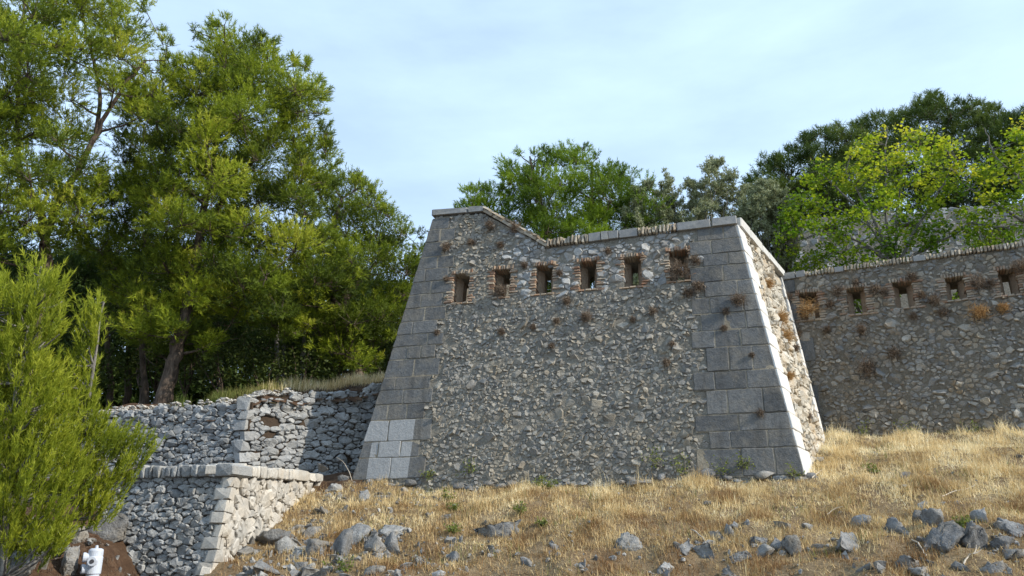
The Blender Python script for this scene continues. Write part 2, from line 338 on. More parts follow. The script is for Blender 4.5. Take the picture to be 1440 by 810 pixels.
def lay(cells, wall, parent, mat, seed, front=(0.0, 0.03), depth=0.12, gap=(0.008, 0.016), bev=0.3, tilt=0.12, bulge=0.15, singles=300, name='stone', rest='small_stones', cham=True, matfn=None, tintfn=None, jit=0.05):
    """the largest stones as parts, the rest joined"""
    r = RS(seed); order = sorted(range(len(cells)), key=lambda i: -area_of(cells[i][0]))
    g = Geo()
    for k, i in enumerate(order):
        pl, c, rad = cells[i]; pl = shrink(pl, r.uniform(*gap))
        if area_of(pl) < 2e-4: continue
        if not flip_ok(wall): pl = pl[::-1]
        single = k < singles
        if cham and (single or len(pl) < 6): pl = chamfer(pl, r.uniform(0.16, 0.3))
        pl = pl + r.normal(0, rad * jit, pl.shape)
        V, F = stone(pl, wall, r.uniform(*front), depth, bev * rad * r.uniform(0.5, 1.0), tilt, bulge * rad * r.uniform(-0.4, 1.2), r, rad * 0.06)
        tint = float(np.clip(r.normal(0.5, 0.24), 0, 1)) if tintfn is None else tintfn(c, r)
        m = matfn(c) if matfn else mat
        if single: mesh(name, V, F, m, parent, tint, origin=V.mean(0))
        else: g.add(V, F, tint)
    if g.n: tag(g.build(rest, mat, parent), kind='stuff')
def pip(poly, x, y):
    c = False; n = len(poly); j = n - 1
    for i in range(n):
        xi, yi = poly[i]; xj, yj = poly[j]
        if (yi > y) != (yj > y) and x < (xj - xi) * (y - yi) / (yj - yi) + xi: c = not c
        j = i
    return c
def prism(g, pts_front, back):                        # closed prism: front outline (list of 3D) pushed by vector back
    n = len(pts_front); V = list(pts_front) + [p + back for p in pts_front]
    F = [tuple(range(n)), tuple(range(2 * n - 1, n - 1, -1))] + [(i, n + i, n + (i + 1) % n, (i + 1) % n) for i in range(n)]
    g.add(V, F, 0.5)
def block(pl, wall, parent, mat, r, front, depth, bev=0.012, name='ashlar_block', pale=None, gap=0.0065):
    """a dressed stone: straight outline with slightly worn edges"""
    pl = np.asarray(pl, float)
    c = pl.mean(0); pl = pl + np.sign(c - pl) * gap
    pts = []
    for i in range(len(pl)):
        a, b = pl[i], pl[(i + 1) % len(pl)]
        for s in (0.04, 0.35, 0.65, 0.96):
            q = a + (b - a) * s; pts.append(q + r.normal(0, 0.0045, 2))
    pts = np.array(pts)
    if not flip_ok(wall): pts = pts[::-1]
    V, F = stone(pts, wall, front, depth, bev, 0.010, 0.0, r, 0.0008)
    o = mesh(name, V, F, mat, parent, float(np.clip(r.normal(0.48, 0.2), 0, 1)), origin=V.mean(0))
    return o
BRICKS = []
def brick_mesh(k, mat, jit=0.05, b=0.10):
    key = (k, mat.name, jit)
    for kk, me in BRICKS:
        if kk == key: return me
    r = RS(900 + k); s = np.array([(x, y, z) for x in (-.5, .5) for y in (-.5, .5) for z in (-.5, .5)]) + r.normal(0, jit, (8, 3))
    V = []
    for i, p in enumerate(s):
        sg = np.sign(p)
        for ax in range(3):
            q = p.copy(); 
            for o_ in range(3):
                if o_ != ax: q[o_] -= sg[o_] * b
            V.append(q)
    V = np.array(V); idx = lambda i, ax: i * 3 + ax
    F = []
    corner = {tuple(np.sign(p).astype(int)): i for i, p in enumerate(s)}
    for ax in range(3):
        for sg in (-1, 1):
            o1, o2 = [a for a in range(3) if a != ax]; ring = []
            for a, bb in ((-1, -1), (1, -1), (1, 1), (-1, 1)):
                t = [0, 0, 0]; t[ax] = sg; t[o1] = a; t[o2] = bb; ring.append(idx(corner[tuple(t)], ax))
            F.append(tuple(ring))
    for i in range(8): F.append((idx(i, 0), idx(i, 1), idx(i, 2)))
    for ax in range(3):
        o1, o2 = [a for a in range(3) if a != ax]
        for a in (-1, 1):
            for bb in (-1, 1):
                t0 = [0, 0, 0]; t0[ax] = -1; t0[o1] = a; t0[o2] = bb; t1 = list(t0); t1[ax] = 1
                i0, i1 = corner[tuple(t0)], corner[tuple(t1)]
                F.append((idx(i0, o1), idx(i1, o1), idx(i1, o2), idx(i0, o2)))
    import bmesh
    me = bpy.data.meshes.new('brick'); me.from_pydata(V.tolist(), [], F)
    bm = bmesh.new(); bm.from_mesh(me); bmesh.ops.recalc_face_normals(bm, faces=bm.faces); bm.to_mesh(me); bm.free()
    me.materials.append(mat); BRICKS.append((key, me)); return me
def brick(c, X, Y, Z, size, parent, mat, r, name='brick', twist=0.009, jit=0.05):
    """a brick centred on c with its edges along X, Y, Z"""
    me = brick_mesh(r.randint(7), mat, jit, 0.10 if jit > 0.03 else 0.035)
    R = np.array([nrm(X), nrm(Y), nrm(Z)]).T
    Mx = Matrix([[*(R[i] * np.asarray(size)), 0] for i in range(3)] + [[0, 0, 0, 1]])
    Mx = Matrix.Rotation(r.normal(0, twist), 4, Vector(r.normal(0, 1, 3))) @ Mx
    Mx.translation = Vector(np.asarray(c) - world_of(parent))
    o = bpy.data.objects.new(name, me); COL.objects.link(o); o.parent = parent; o.matrix_basis = Mx
    return o

# ------------------------------------------------------------------ the lie of the land
ANG = math.radians(16.3)
FU = np.array([math.cos(ANG), -math.sin(ANG), 0.0]); FBK = np.array([math.sin(ANG), math.cos(ANG), 0.0])
PB = np.array([5.385, 15.0, 1.218])
w_big, w_mid, w_sml = Waves(1, 3.2), Waves(2, 0.9), Waves(3, 0.3)
def h_hill(x, y):
    x = np.asarray(x, float); y = np.asarray(y, float)
    d = (x - PB[0]) * FBK[0] + (y - PB[1]) * FBK[1]; s = (x - PB[0]) * FU[0] + (y - PB[1]) * FU[1]
    z = PB[2] + 0.30 * d + 0.0 * s
    lip = np.clip((d + 1.6) / -4.0, 0, 1)
    z = z + 0.055 * w_big(x, y) + 0.035 * w_mid(x, y) * (0.4 + lip) + 0.012 * w_sml(x, y)
    return np.maximum(z, -1.62)
def h_low(x, y):
    x = np.asarray(x, float); y = np.asarray(y, float)
    up = 1 / (1 + np.exp(-( -5.75 - x) * 4.0 + (y - 11.5) * 0.0))
    base = -1.0 + np.clip((y - 9.5) * 0.06, -0.6, 0.5)
    rise = np.clip(0.62 + 0.34 * (y - 11.2), 0, 2.4)
    return np.maximum(base + up * rise + 0.05 * w_mid(x, y) + 0.02 * w_sml(x, y), -1.62)
def h_terrace(x, y):
    x = np.asarray(x, float); y = np.asarray(y, float); t = h_terr0(x, y); hh = h_hill(x, y); k = np.clip((y - 17.2) / 1.3, 0, 1)
    return np.where(x > -4.62, hh - 0.02 + k * np.maximum(t - hh, 0.0), t)
def h_terr0(x, y):
    return 0.98 + 0.085 * (np.asarray(y, float) - 12.8) + 0.02 * w_mid(x, y) + np.clip((np.asarray(x, float) + 5.0) * 0.12, 0, 0.35)
def bank_d(x, y):
    x = np.asarray(x, float); return np.asarray(y, float) - (17.75 + np.clip(-5.96 - x, 0, 60) * 0.29 + np.clip(x + 5.96, 0, 30) * 0.70)
def h_forest(x, y):
    y = np.asarray(y, float); x = np.asarray(x, float)
    return 3.10 + 0.48 * np.clip((bank_d(x, y) - 0.25) / 1.5, 0, 1) - 0.22 * np.clip(1 - bank_d(x, y) / 0.4, 0, 1) + np.clip((x + 6.2) * 0.20, -0.25, 0.75) + np.clip(y - 19.0, 0, 200) * 0.045 + 0.05 * w_big(x, y) + 0.03 * w_mid(x, y)
def sheet(name, fn, x0, x1, y0, y1, step, mat, keep=None):
    xs = np.arange(x0, x1 + step / 2, step); ys = np.arange(y0, y1 + step / 2, step)
    X, Y = np.meshgrid(xs, ys); Z = fn(X, Y); V = np.stack([X, Y, Z], -1).reshape(-1, 3); nx = len(xs)
    i = np.arange(len(ys) - 1)[:, None] * nx + np.arange(nx - 1)[None]; F = np.stack([i, i + 1, i + 1 + nx, i + nx], -1).reshape(-1, 4)
    if keep is not None:
        c = V[F].mean(1); F = F[keep(c[:, 0], c[:, 1])]
    return tag(mesh(name, V, F, mat, smooth=True), kind='structure')

# ------------------------------------------------------------------ bastion
FRONT = Plane(PB, FU, 0.17)
a_uv = FRONT.uv(495, 676)
FRONT.P0 = FRONT.p(a_uv[0], 0.0)                      # left foot of the wall; u = 0 there
uvp = lambda x, y: FRONT.uv(x, y)
LA, RB = uvp(495, 674), uvp(1132, 669)
LD, RC = uvp(609.5, 303), uvp(1035, 316)
TE, TF = uvp(770, 348), uvp(680, 298)
GPT = None
C3 = FRONT.hit(1035, 312); G3 = (lambda d: d * (C3[2] / d[2]))(ray(1098, 387))
BAST = empty('stone_bastion', FRONT.p(4.5, 0), 'big bastion of grey rubble with dressed stone corners, sloping faces and six loopholes', 'bastion')

F_HOLES = [(637, 659, 385, 425), (694, 717, 379, 417), (753, 777, 373, 412), (815, 839, 367, 406), (877, 902, 361, 402), (941, 969, 352, 394)]
def hole_uv(wall, h):
    x0, x1, y0, y1 = h; c = wall.uv((x0 + x1) / 2, (y0 + y1) / 2)
    l = wall.uv(x0, (y0 + y1) / 2)[0]; r_ = wall.uv(x1, (y0 + y1) / 2)[0]; t_ = wall.uv((x0 + x1) / 2, y0)[1]; b_ = wall.uv((x0 + x1) / 2, y1)[1]
    return l, r_, b_, t_
FH = [hole_uv(FRONT, h) for h in F_HOLES]

def core(wall, outline_low, outline_high, holes, left, right, thick, parent, mat, inset=0.016, bands=None):
    """wall body with real openings: below them, the piers between them, above them"""
    vb = min(h[2] for h in holes) - 0.02; vt = max(h[3] for h in holes) + 0.02
    g = Geo(); back = -wall.N * thick
    P = lambda q: wall.p(q[0], q[1], -inset)
    prism(g, [P(q) for q in outline_low(vb)], back)
    xs = [left] + [x for h in holes for x in (h[0], h[1])] + [right]
    for i in range(0, len(xs), 2):
        l, r_ = xs[i], xs[i + 1]
        lo = l(vb) if callable(l) else l; hi = l(vt) if callable(l) else l; ro = r_(vb) if callable(r_) else r_; rh = r_(vt) if callable(r_) else r_
        prism(g, [P((lo, vb)), P((ro, vb)), P((rh, vt)), P((hi, vt))], back)
    for h in holes:                                   # above and below each opening
        if h[2] > vb + 1e-3: prism(g, [P((h[0], vb)), P((h[1], vb)), P((h[1], h[2])), P((h[0], h[2]))], back)
        if h[3] < vt - 1e-3: prism(g, [P((h[0], h[3])), P((h[1], h[3])), P((h[1], vt)), P((h[0], vt))], back)
    for pl in outline_high(vt): prism(g, [P(q) for q in pl], back)
    return g.build('wall_core', mat, parent)
line = lambda p, q: (lambda v: p[0] + (q[0] - p[0]) * (v - p[1]) / (q[1] - p[1]))
fl, fr = line(LA, LD), line(RB, RC)
def f_low(vb): return [(fl(-0.6) + 0.05, -0.6), (fr(-0.6) - 0.05, -0.6), (fr(vb) - 0.05, vb), (fl(vb) + 0.05, vb)]
def f_high(vt):
    return [[(fl(vt) + 0.05, vt), (TE[0], vt), (TE[0], TE[1]), (TF[0], TF[1] - 0.05), (LD[0] + 0.05, LD[1] - 0.05)],
            [(TE[0], vt), (fr(vt) - 0.05, vt), (RC[0] - 0.05, RC[1]), (TE[0], TE[1])]]
core(FRONT, f_low, f_high, FH, lambda v: fl(v) + 0.05, lambda v: fr(v) - 0.05, 0.75, BAST, M['mortar'])

rq = RS(41)
def joint(xy): return FRONT.uv(*xy)
# left quoin: joint heights read down the corner, the ragged inner end and the upright joints of every course
LQ_Y = [308, 324, 342, 363, 380, 398, 416, 435, 454, 472, 489, 507, 532, 550, 570, 592, 622, 645, 675]
LQ_X = [632, 640, 625, 638, 630, 635, 622, 627, 615, 623, 612, 618, 605, 608, 597, 607, 590, 598]
LQ_J = [[], [619], [], [615], [598], [606], [592], [597], [580], [601], [573, 592], [582], [556], [567], [545, 572], [546], [532, 563], [549]]
lq_inner = []
lx = line(np.array([495, 674.0])[::1], np.array([609.5, 303.0]))
def edge_x(y): return 495 + (609.5 - 495) * (674 - y) / (674 - 303)
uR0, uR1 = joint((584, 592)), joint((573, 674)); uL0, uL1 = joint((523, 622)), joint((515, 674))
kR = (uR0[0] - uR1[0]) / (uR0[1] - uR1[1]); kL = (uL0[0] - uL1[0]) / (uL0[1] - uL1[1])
M['paler'] = stone_mat('pale_patch_ashlar', [(0.0, (0.072, 0.075, 0.076)), (0.5, (0.128, 0.131, 0.130)), (1.0, (0.20, 0.20, 0.192))], (0.215, 0.19, 0.15), 0.55, (0.05, 0.05, 0.049), 0.035, 10, lichen=((0.30, 0.26, 0.19), 0.4), streak=0.5,
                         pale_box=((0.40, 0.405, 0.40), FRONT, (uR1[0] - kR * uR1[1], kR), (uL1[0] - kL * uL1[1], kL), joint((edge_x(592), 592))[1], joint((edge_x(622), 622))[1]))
for i in range(len(LQ_X)):
    v1 = joint((edge_x(LQ_Y[i]), LQ_Y[i]))[1]; v0 = joint((edge_x(LQ_Y[i + 1]), LQ_Y[i + 1]))[1]; ym = (LQ_Y[i] + LQ_Y[i + 1]) / 2
    us = [None] + [joint((x, ym))[0] for x in LQ_J[i]] + [joint((LQ_X[i], ym))[0]]
    lq_inner.append((v0, v1, us[-1]))
    for j in range(len(us) - 1):
        l0, l1 = (fl(v0), fl(v1)) if us[j] is None else (us[j], us[j]); r_ = us[j + 1]
        block([(l0, v0), (r_, v0), (r_, v1), (l1, v1)], FRONT, BAST, M['paler'] if i >= 15 else M['ashlar'], rq, rq.uniform(0.002, 0.018), 0.16)
RQ_Y = [316, 334, 353, 370, 392, 413, 436, 460, 484, 518, 544, 579, 603, 628, 668]
RQ_X = [980, 969, 988, 970, 990, 972, 985, 972, 993, 975, 993, 977, 997, 980]
RQ_J = [[1017], [1000], [1024], [1017], [1037], [998, 1045], [1020, 1049], [1005, 1042], [1025, 1058], [1005, 1050], [1023, 1073], [1039], [1027, 1080], [1043, 1090]]
def edge_r(y): return 1132 + (1035 - 1132) * (669 - y) / (669 - 316)
rq_inner = []; side_v = []
for i in range(len(RQ_X)):
    v1 = joint((edge_r(RQ_Y[i]), RQ_Y[i]))[1]; v0 = joint((edge_r(RQ_Y[i + 1]), RQ_Y[i + 1]))[1]; ym = (RQ_Y[i] + RQ_Y[i + 1]) / 2
    us = [joint((RQ_X[i], ym + 3))[0]] + [joint((x, ym + 2))[0] for x in RQ_J[i]] + [None]
    rq_inner.append((v0, v1, us[0])); side_v.append((v0, v1))
    for j in range(len(us) - 1):
        r0, r1 = (fr(v0), fr(v1)) if us[j + 1] is None else (us[j + 1], us[j + 1])
        block([(us[j], v0), (r0, v0), (r1, v1), (us[j], v1)], FRONT, BAST, M['ashlar'], rq, rq.uniform(0.002, 0.020), 0.16)
for lst, ed, sg in ((lq_inner, fl, 1), (rq_inner, fr, -1)):
    g = Geo()
    for v0, v1, ui in lst: g.add([FRONT.p(*q) for q in ((ed(v0) + sg * 0.02, v0 - 0.004), (ui - sg * 0.01, v0 - 0.004), (ui - sg * 0.01, v1 + 0.004), (ed(v1) + sg * 0.02, v1 + 0.004))], [(0, 1, 2, 3)], 0.6)
    g.build('pointing', M['pointing'], BAST)
def quoin_at(lst, v, dflt):
    for v0, v1, u in lst:
        if v0 <= v <= v1: return u
    return dflt

def loophole(wall, h, parent, r, seed, bw=0.20, bh=0.068, splay=0.40):
    """an opening with brick jambs, a brick lintel on edge and a splayed throat"""
    l, rr, b, t = h
    g = Geo(); th = 0.20; w = rr - l; k = (1 - splay) / 2 * w
    for a, c in ((l, l + k), (rr, rr - k)):           # throat cheeks
        P = [wall.p(a, b, -th), wall.p(c, b, -th - 0.18), wall.p(c, b, -0.62), wall.p(a, b, -0.80)]
        P = P if a == l else P[::-1]
        prism(g, P, wall.V * (t - b))
    hh = (t - b) * 0.14
    prism(g, [wall.p(l + k, b, -th - 0.02), wall.p(l + k, b + hh, -th - 0.2), wall.p(l + k, b + hh, -0.60), wall.p(l + k, b, -0.78)], wall.U * (w - 2 * k))
    g.build('embrasure', M['lining'], parent)
    n = int(round((t - b + 0.10) / bh)); v = b - 0.06
    for i in range(n):
        hgt = (t - b + 0.08) / n
        for side in (-1, 1):
            if r.rand() < 0.12: continue
            wd = bw * (1.0 if (i + (side > 0)) % 2 else 0.68) * r.uniform(0.85, 1.1); x = l - wd / 2 + 0.012 if side < 0 else rr + wd / 2 - 0.012
            brick(wall.p(x + r.normal(0, 0.006), v + hgt * (i + 0.5), -0.128 + r.uniform(-0.012, 0.010)), wall.U, wall.N, wall.V, (wd, 0.26, hgt * 0.84), parent, M['brick'], r)
    m = int(round((w + 0.14) / 0.062)); x = l - 0.07
    for i in range(m):
        brick(wall.p(x + (w + 0.14) * (i + 0.5) / m, t + 0.045 + r.uniform(-0.012, 0.012), -0.135 + r.uniform(-0.01, 0.02)), wall.V, wall.N, wall.U, (0.11, 0.30, (w + 0.14) / m * 0.82), parent, M['brick'], r)
    m = 3
    for i in range(m):
        brick(wall.p(l - 0.03 + (w + 0.06) * (i + 0.5) / m, b - 0.028, -0.14 + r.uniform(0, 0.015)), wall.U, wall.N, wall.V, ((w + 0.06) / m * 0.95, 0.30, 0.05), parent, M['brick'], r)
rl = RS(77)
for k, h in enumerate(FH):
    loophole(FRONT, h, BAST, rl, k)
def in_hole(holes, u, v, pad=0.10, padv=0.06):
    return any(h[0] - pad < u < h[1] + pad and h[2] - padv < v < h[3] + padv for h in holes)
def top_v(u):
    if u < TF[0]: return LD[1] + (TF[1] - LD[1]) * (u - LD[0]) / (TF[0] - LD[0])
    if u < TE[0]: return TF[1] + (TE[1] - TF[1]) * (u - TF[0]) / (TE[0] - TF[0])
    return TE[1] + (RC[1] - TE[1]) * (u - TE[0]) / (RC[0] - TE[0])
def f_inside(u, v):
    if not (quoin_at(lq_inner, v, fl(v)) + 0.02 < u < quoin_at(rq_inner, v, fr(v)) - 0.02): return False
    return -0.1 < v < top_v(u) - 0.04 and not in_hole(FH, u, v)
band = lambda u, v: v > FH[2][2] - 0.06 - 0.02 * math.sin(u * 7) and u > TE[0] - 0.9 + 0.3 * math.sin(v * 9)
cells2 = pack((TE[0] - 1.3, RB[0], FH[0][2] - 0.4, TF[1] + 0.1), lambda u, v: f_inside(u, v) and band(u, v), [(0.17, 0.14), (0.12, 0.26), (0.075, 0.32), (0.042, 0.25)], 3, 1.3)
lay(cells2, FRONT, BAST, M['bandrubble'], 4, (-0.012, 0.014), 0.10, (0.003, 0.012), 0.2, 0.26, 0.18, 120, rest='band_stones', cham=False, jit=0.12)
cells = pack((0, RB[0], -0.15, TF[1] + 0.1), lambda u, v: f_inside(u, v) and not band(u, v), [(0.15, 0.035), (0.095, 0.09), (0.055, 0.30), (0.034, 0.50)], 5, 1.15)
lay(cells, FRONT, BAST, M['rubble'], 6, (-0.022, 0.010), 0.10, (0.001, 0.010), 0.22, 0.36, 0.20, 180, cham=False, jit=0.17)

# the sunlit flank
E3 = C3 - PB; SN = nrm(np.cross(G3 - C3, E3)); SN = SN if SN[0] > 0 else -SN
SU = nrm(np.array([-SN[1], SN[0], 0.0])); SU = SU if SU[1] > 0 else -SU
SIDE = Plane(FRONT.p(fr(0.0), 0.0), SU, 0.0); SIDE.U, SIDE.N = SU, SN; SIDE.V = np.cross(SN, SU); SIDE.V = SIDE.V if SIDE.V[2] > 0 else -SIDE.V
sv = lambda P: SIDE.proj(P)
s_edge = lambda v: (lambda p0, p1: p0[0] + (p1[0] - p0[0]) * (v - p0[1]) / (p1[1] - p0[1]))(sv(FRONT.p(fr(0.0), 0.0)), sv(FRONT.p(RC[0], RC[1])))
gS = sv(G3); botS = SIDE.uv(1163, 632)
s_back = lambda v: botS[0] + 0.1 + (gS[0] - botS[0]) * (v - botS[1]) / (gS[1] - botS[1])
stop = gS[1] - 0.05
g = Geo(); prism(g, [SIDE.p(*q, -0.05) for q in ((s_edge(-0.4) + 0.04, -0.4), (s_back(-0.4) + .3, -0.4), (s_back(stop) + .3, stop), (s_edge(stop) + 0.04, stop))], -SN * 0.7)
g.build('wall_core', M['mortar'], BAST)
BAND = [0.50, 0.62, 0.46, 0.66, 0.45, 0.64, 0.50, 0.72, 0.52, 0.70, 0.56, 0.80, 0.60, 0.86]
side_in = []
for i, (v0, v1) in enumerate(side_v):
    z0, z1 = sv(FRONT.p(fr(v0), v0))[1], sv(FRONT.p(fr(v1), v1))[1]
    w_ = BAND[i] * rq.uniform(0.9, 1.15) + 0.1
    side_in.append((z0, z1, s_edge((z0 + z1) / 2) + w_))
    pts = [(s_edge(z0), z0), (s_edge(z0) + w_, z0), (s_edge(z1) + w_, z1), (s_edge(z1), z1)]
    block(pts, SIDE, BAST, M['sunlitashlar'], rq, rq.uniform(0.010, 0.022), 0.14, gap=0.004)
    # stones of the far corner
    wb = 0.30 if i % 2 else 0.18
    block([(s_back(z0) - wb, z0), (s_back(z0) + .02, z0), (s_back(z1) + .02, z1), (s_back(z1) - wb, z1)], SIDE, BAST, M['sunlitashlar'], rq, rq.uniform(0.004, 0.02), 0.14)
def s_inside(u, v): return quoin_at(side_in, v, 99) + 0.02 < u < s_back(v) - 0.2 and v < stop - 0.02
cells = pack((0, s_back(0) + 0.5, -0.1, stop + 0.1), s_inside, [(0.17, 0.16), (0.11, 0.30), (0.07, 0.32), (0.045, 0.15)], 8, 1.25)
lay(cells, SIDE, BAST, M['sunlitrubble'], 9, (-0.03, 0.02), 0.10, (0.002, 0.012), 0.25, 0.32, 0.2, 0, jit=0.14, rest='flank_rubble', cham=False)
# the hidden left flank and the bastion's fill
LP = [FRONT.p(fl(-0.6) + 0.03, -0.6, -0.07), FRONT.p(fl(LD[1]) + 0.03, LD[1], -0.07)]
g = Geo(); bk = FBK * 5.5 + np.array([0.5, 0, 0.0])
g.add([LP[0], LP[1], LP[1] + bk, LP[0] + bk, LP[0] + FU * .7, LP[1] + FU * .7, LP[1] + bk + FU * .7, LP[0] + bk + FU * .7],
      [(0, 1, 2, 3), (4, 7, 6, 5), (1, 5, 6, 2), (0, 3, 7, 4), (3, 2, 6, 7), (0, 4, 5, 1)], 0.5)
g.build('flank_wall', M['mortar'], BAST)

# copings
def cope(P, Q, out, parts, parent, r, hgt, depth, over, mat_b, mat_s, lift=0.0):
    """along the wall head from P to Q: parts = [('brick' or 'slab', length share, count)]"""
    T = nrm(Q - P); up = np.array([0, 0, 1.0]); up = nrm(up - T * np.dot(T, up)); Nn = nrm(np.cross(T, up)); Nn = Nn if np.dot(Nn, out) > 0 else -Nn
    Ltot = np.linalg.norm(Q - P); tot = sum(p[1] for p in parts); s = 0.0
    for kind, share, cnt in parts:
        ln = Ltot * share / tot; cuts = np.linspace(0, ln, cnt + 1)
        if kind == 'slab' and cnt > 1: cuts[1:-1] += r.normal(0, ln / cnt * 0.12, cnt - 1)
        for i in range(cnt):
            w_ = cuts[i + 1] - cuts[i]; c = P + T * (s + (cuts[i] + cuts[i + 1]) / 2)
            o_ = over + r.uniform(-0.014, 0.014); hh = hgt * (r.uniform(0.93, 1.05) if kind == 'slab' else r.uniform(0.88, 1.06))
            brick(c + Nn * (o_ - depth / 2) + up * (lift + hgt / 2 + r.uniform(-0.008, 0.008)), T, Nn, up, (w_ * (0.78 if kind == 'brick' else 0.97), depth * r.uniform(0.96, 1.0), hh), parent, mat_b if kind == 'brick' else mat_s, r, 'coping_brick' if kind == 'brick' else 'coping_slab', 0.018 if kind == 'brick' else 0.004, 0.05 if kind == 'brick' else 0.012)
        s += ln
rc = RS(55)
TEp, TFp, TDp, TCp = FRONT.p(*TE), FRONT.p(*TF), FRONT.p(*LD), FRONT.p(*RC)
cope(TEp - FU * 0.02, TCp + FU * 0.03, FRONT.N, [('brick', 55, 12), ('slab', 16, 1), ('slab', 22, 2), ('slab', 24, 1), ('brick', 48, 11), ('slab', 42, 1), ('slab', 30, 1)], BAST, rc, 0.20, 0.62, 0.07, M['copebrick'], M['slab'])
cope(TDp - FU * 0.06, TFp + FU * 0.02, FRONT.N, [('slab', 48, 1), ('slab', 20, 1)], BAST, rc, 0.15, 0.62, 0.07, M['copebrick'], M['slab'])
cope(TFp + FU * 0.0, TEp, FRONT.N, [('slab', 90, 6)], BAST, rc, 0.075, 0.60, 0.06, M['copebrick'], M['copebrick'])
cope(TFp + np.array([0, 0, .085]), TEp + np.array([0, 0, .085]), FRONT.N, [('brick', 90, 9)], BAST, rc, 0.06, 0.55, 0.085, M['copebrick'], M['copebrick'])
SCp, SGp = SIDE.p(s_edge(gS[1]), gS[1]), SIDE.p(gS[0] + 0.15, gS[1])
cope(SCp + SU * 0.09 + np.array([0, 0, -0.06]), SGp + np.array([0, 0, -0.06]), SN, [('slab', 100, 5)], BAST, rc, 0.20, 0.62, 0.08, M['copebrick'], M['sunlitashlar'])
# footing of rough stones under the front
def rough_rock(seed, cuts=9, sub=2, rid=0.10):
    import bmesh
    r = RS(seed); bm = bmesh.new(); bmesh.ops.create_icosphere(bm, subdivisions=sub, radius=1.0)
    V = np.array([v.co for v in bm.verts]); F = np.array([[v.index for v in f.verts] for f in bm.faces]); bm.free()
    for _ in range(cuts):
        n = nrm(r.normal(0, 1, 3)); d = r.uniform(0.28, 0.72); s_ = V @ n - d; V = V - np.outer(np.maximum(s_, 0), n)
    k = nrm(r.normal(0, 1, 3)); ph = V @ k * r.uniform(4, 8); V = V * (1 + rid * np.sin(ph + 1.3 * np.sin(V @ nrm(r.normal(0, 1, 3)) * 5)))[:, None]
    V = V * (1 + r.normal(0, 0.035, len(V)))[:, None]
    return V / np.abs(V).max(0), F
rf = RS(66)
for i in range(34):
    u = RB[0] * (i + rf.uniform(0.2, 0.8)) / 34; sz = rf.uniform(0.07, 0.17); P = FRONT.p(u, 0, 0.03); 
    V, F = rough_rock(700 + i % 9, 8, 1); V = V * np.array([sz * rf.uniform(0.9, 1.6), sz * 0.8, sz * rf.uniform(0.5, 0.8)])
    z = h_hill(P[0], P[1] - 0.05) + rf.uniform(-0.02, 0.09)
    mesh('footing_stone', V + np.array([P[0], P[1] - 0.03, z]), F, M['rock'], BAST, float(rf.uniform(0.1, 0.7)), origin=np.array([P[0], P[1] - 0.03, z]))

# ------------------------------------------------------------------ curtain wall on the right
AR = math.radians(26.0)
CURT = Plane(G3 + np.array([0.0, 0.0, 0.0]), np.array([math.cos(AR), -math.sin(AR), 0]), 0.13)
CURT.P0 = CURT.p(0.0, -(G3[2] - 1.6) / CURT.V[2])
cu = CURT.uv
CW = empty('curtain_wall', CURT.p(2.5, 0.7), 'dark mossy rubble curtain wall right of the bastion with five loopholes', 'wall')
CHs = [hole_uv(CURT, h) for h in [(1124, 1151, 411, 449), (1191, 1218, 404, 441), (1257, 1285, 396, 432), (1330, 1358, 389, 421), (1405, 1432, 378, 414)]]
ctop = cu(1110, 392)[1]; cend = 8.5; cbot = 0.2
CHs.append((CHs[-1][0] + (CHs[-1][0] - CHs[-2][0]), CHs[-1][1] + (CHs[-1][0] - CHs[-2][0]), CHs[-1][2], CHs[-1][3]))
core(CURT, lambda vb: [(-0.6, cbot), (cend, cbot), (cend, vb), (-0.6, vb)], lambda vt: [[(-0.6, vt), (cend, vt), (cend, ctop), (-0.6, ctop)]], CHs, -0.6, cend, 0.75, CW, M['brownmortar'])
cq_inner = []
CQY = [394, 411, 428, 450, 478, 510, 545, 580, 622]; CQX = [1118, 1112, 1121, 1116, 1146, 1130, 1152, 1143]
for i in range(len(CQX)):
    v1 = cu(1110, CQY[i])[1]; v0 = cu(1115, CQY[i + 1])[1]; ur = cu(CQX[i], (CQY[i] + CQY[i + 1]) / 2)[0]; ul = cu(1098 + (CQY[i] - 390) * 0.262, (CQY[i] + CQY[i + 1]) / 2)[0] + 0.0
    cq_inner.append((v0, v1, ur)); block([(ul, v0), (ur, v0), (ur, v1), (ul, v1)], CURT, CW, M['ashlar'], rq, rq.uniform(0.01, 0.03), 0.14)
for k, h in enumerate(CHs[:5]): loophole(CURT, h, CW, rl, 20 + k, 0.26)
def c_inside(u, v): return quoin_at(cq_inner, v, -0.2) + 0.02 < u < cend and 0.3 < v < ctop - 0.03 and not in_hole(CHs, u, v)
cells = pack((-0.3, 6.2, 0.2, ctop + 0.1), c_inside, [(0.17, 0.07), (0.11, 0.16), (0.066, 0.34), (0.042, 0.36)], 15, 1.25)
lay(cells, CURT, CW, M['curtain'], 16, (-0.024, 0.010), 0.10, (0.001, 0.012), 0.22, 0.34, 0.20, 300, cham=False, jit=0.15)
cope(CURT.p(-0.02, ctop), CURT.p(cu(1132, 385)[0], ctop), CURT.N, [('slab', 32, 2)], CW, rc, 0.17, 0.62, 0.05, M['copebrick'], M['slab'])
c0 = CURT.p(cu(1132, 385)[0], ctop); c1 = CURT.p(6.2, ctop)
cope(c0, c1, CURT.N, [('brick', 40, 9), ('slab', 13, 1), ('brick', 90, 21), ('slab', 16, 1), ('brick', 70, 16), ('brick', 90, 20)], CW, rc, 0.15, 0.62, 0.05, M['copebrick'], M['slab'])

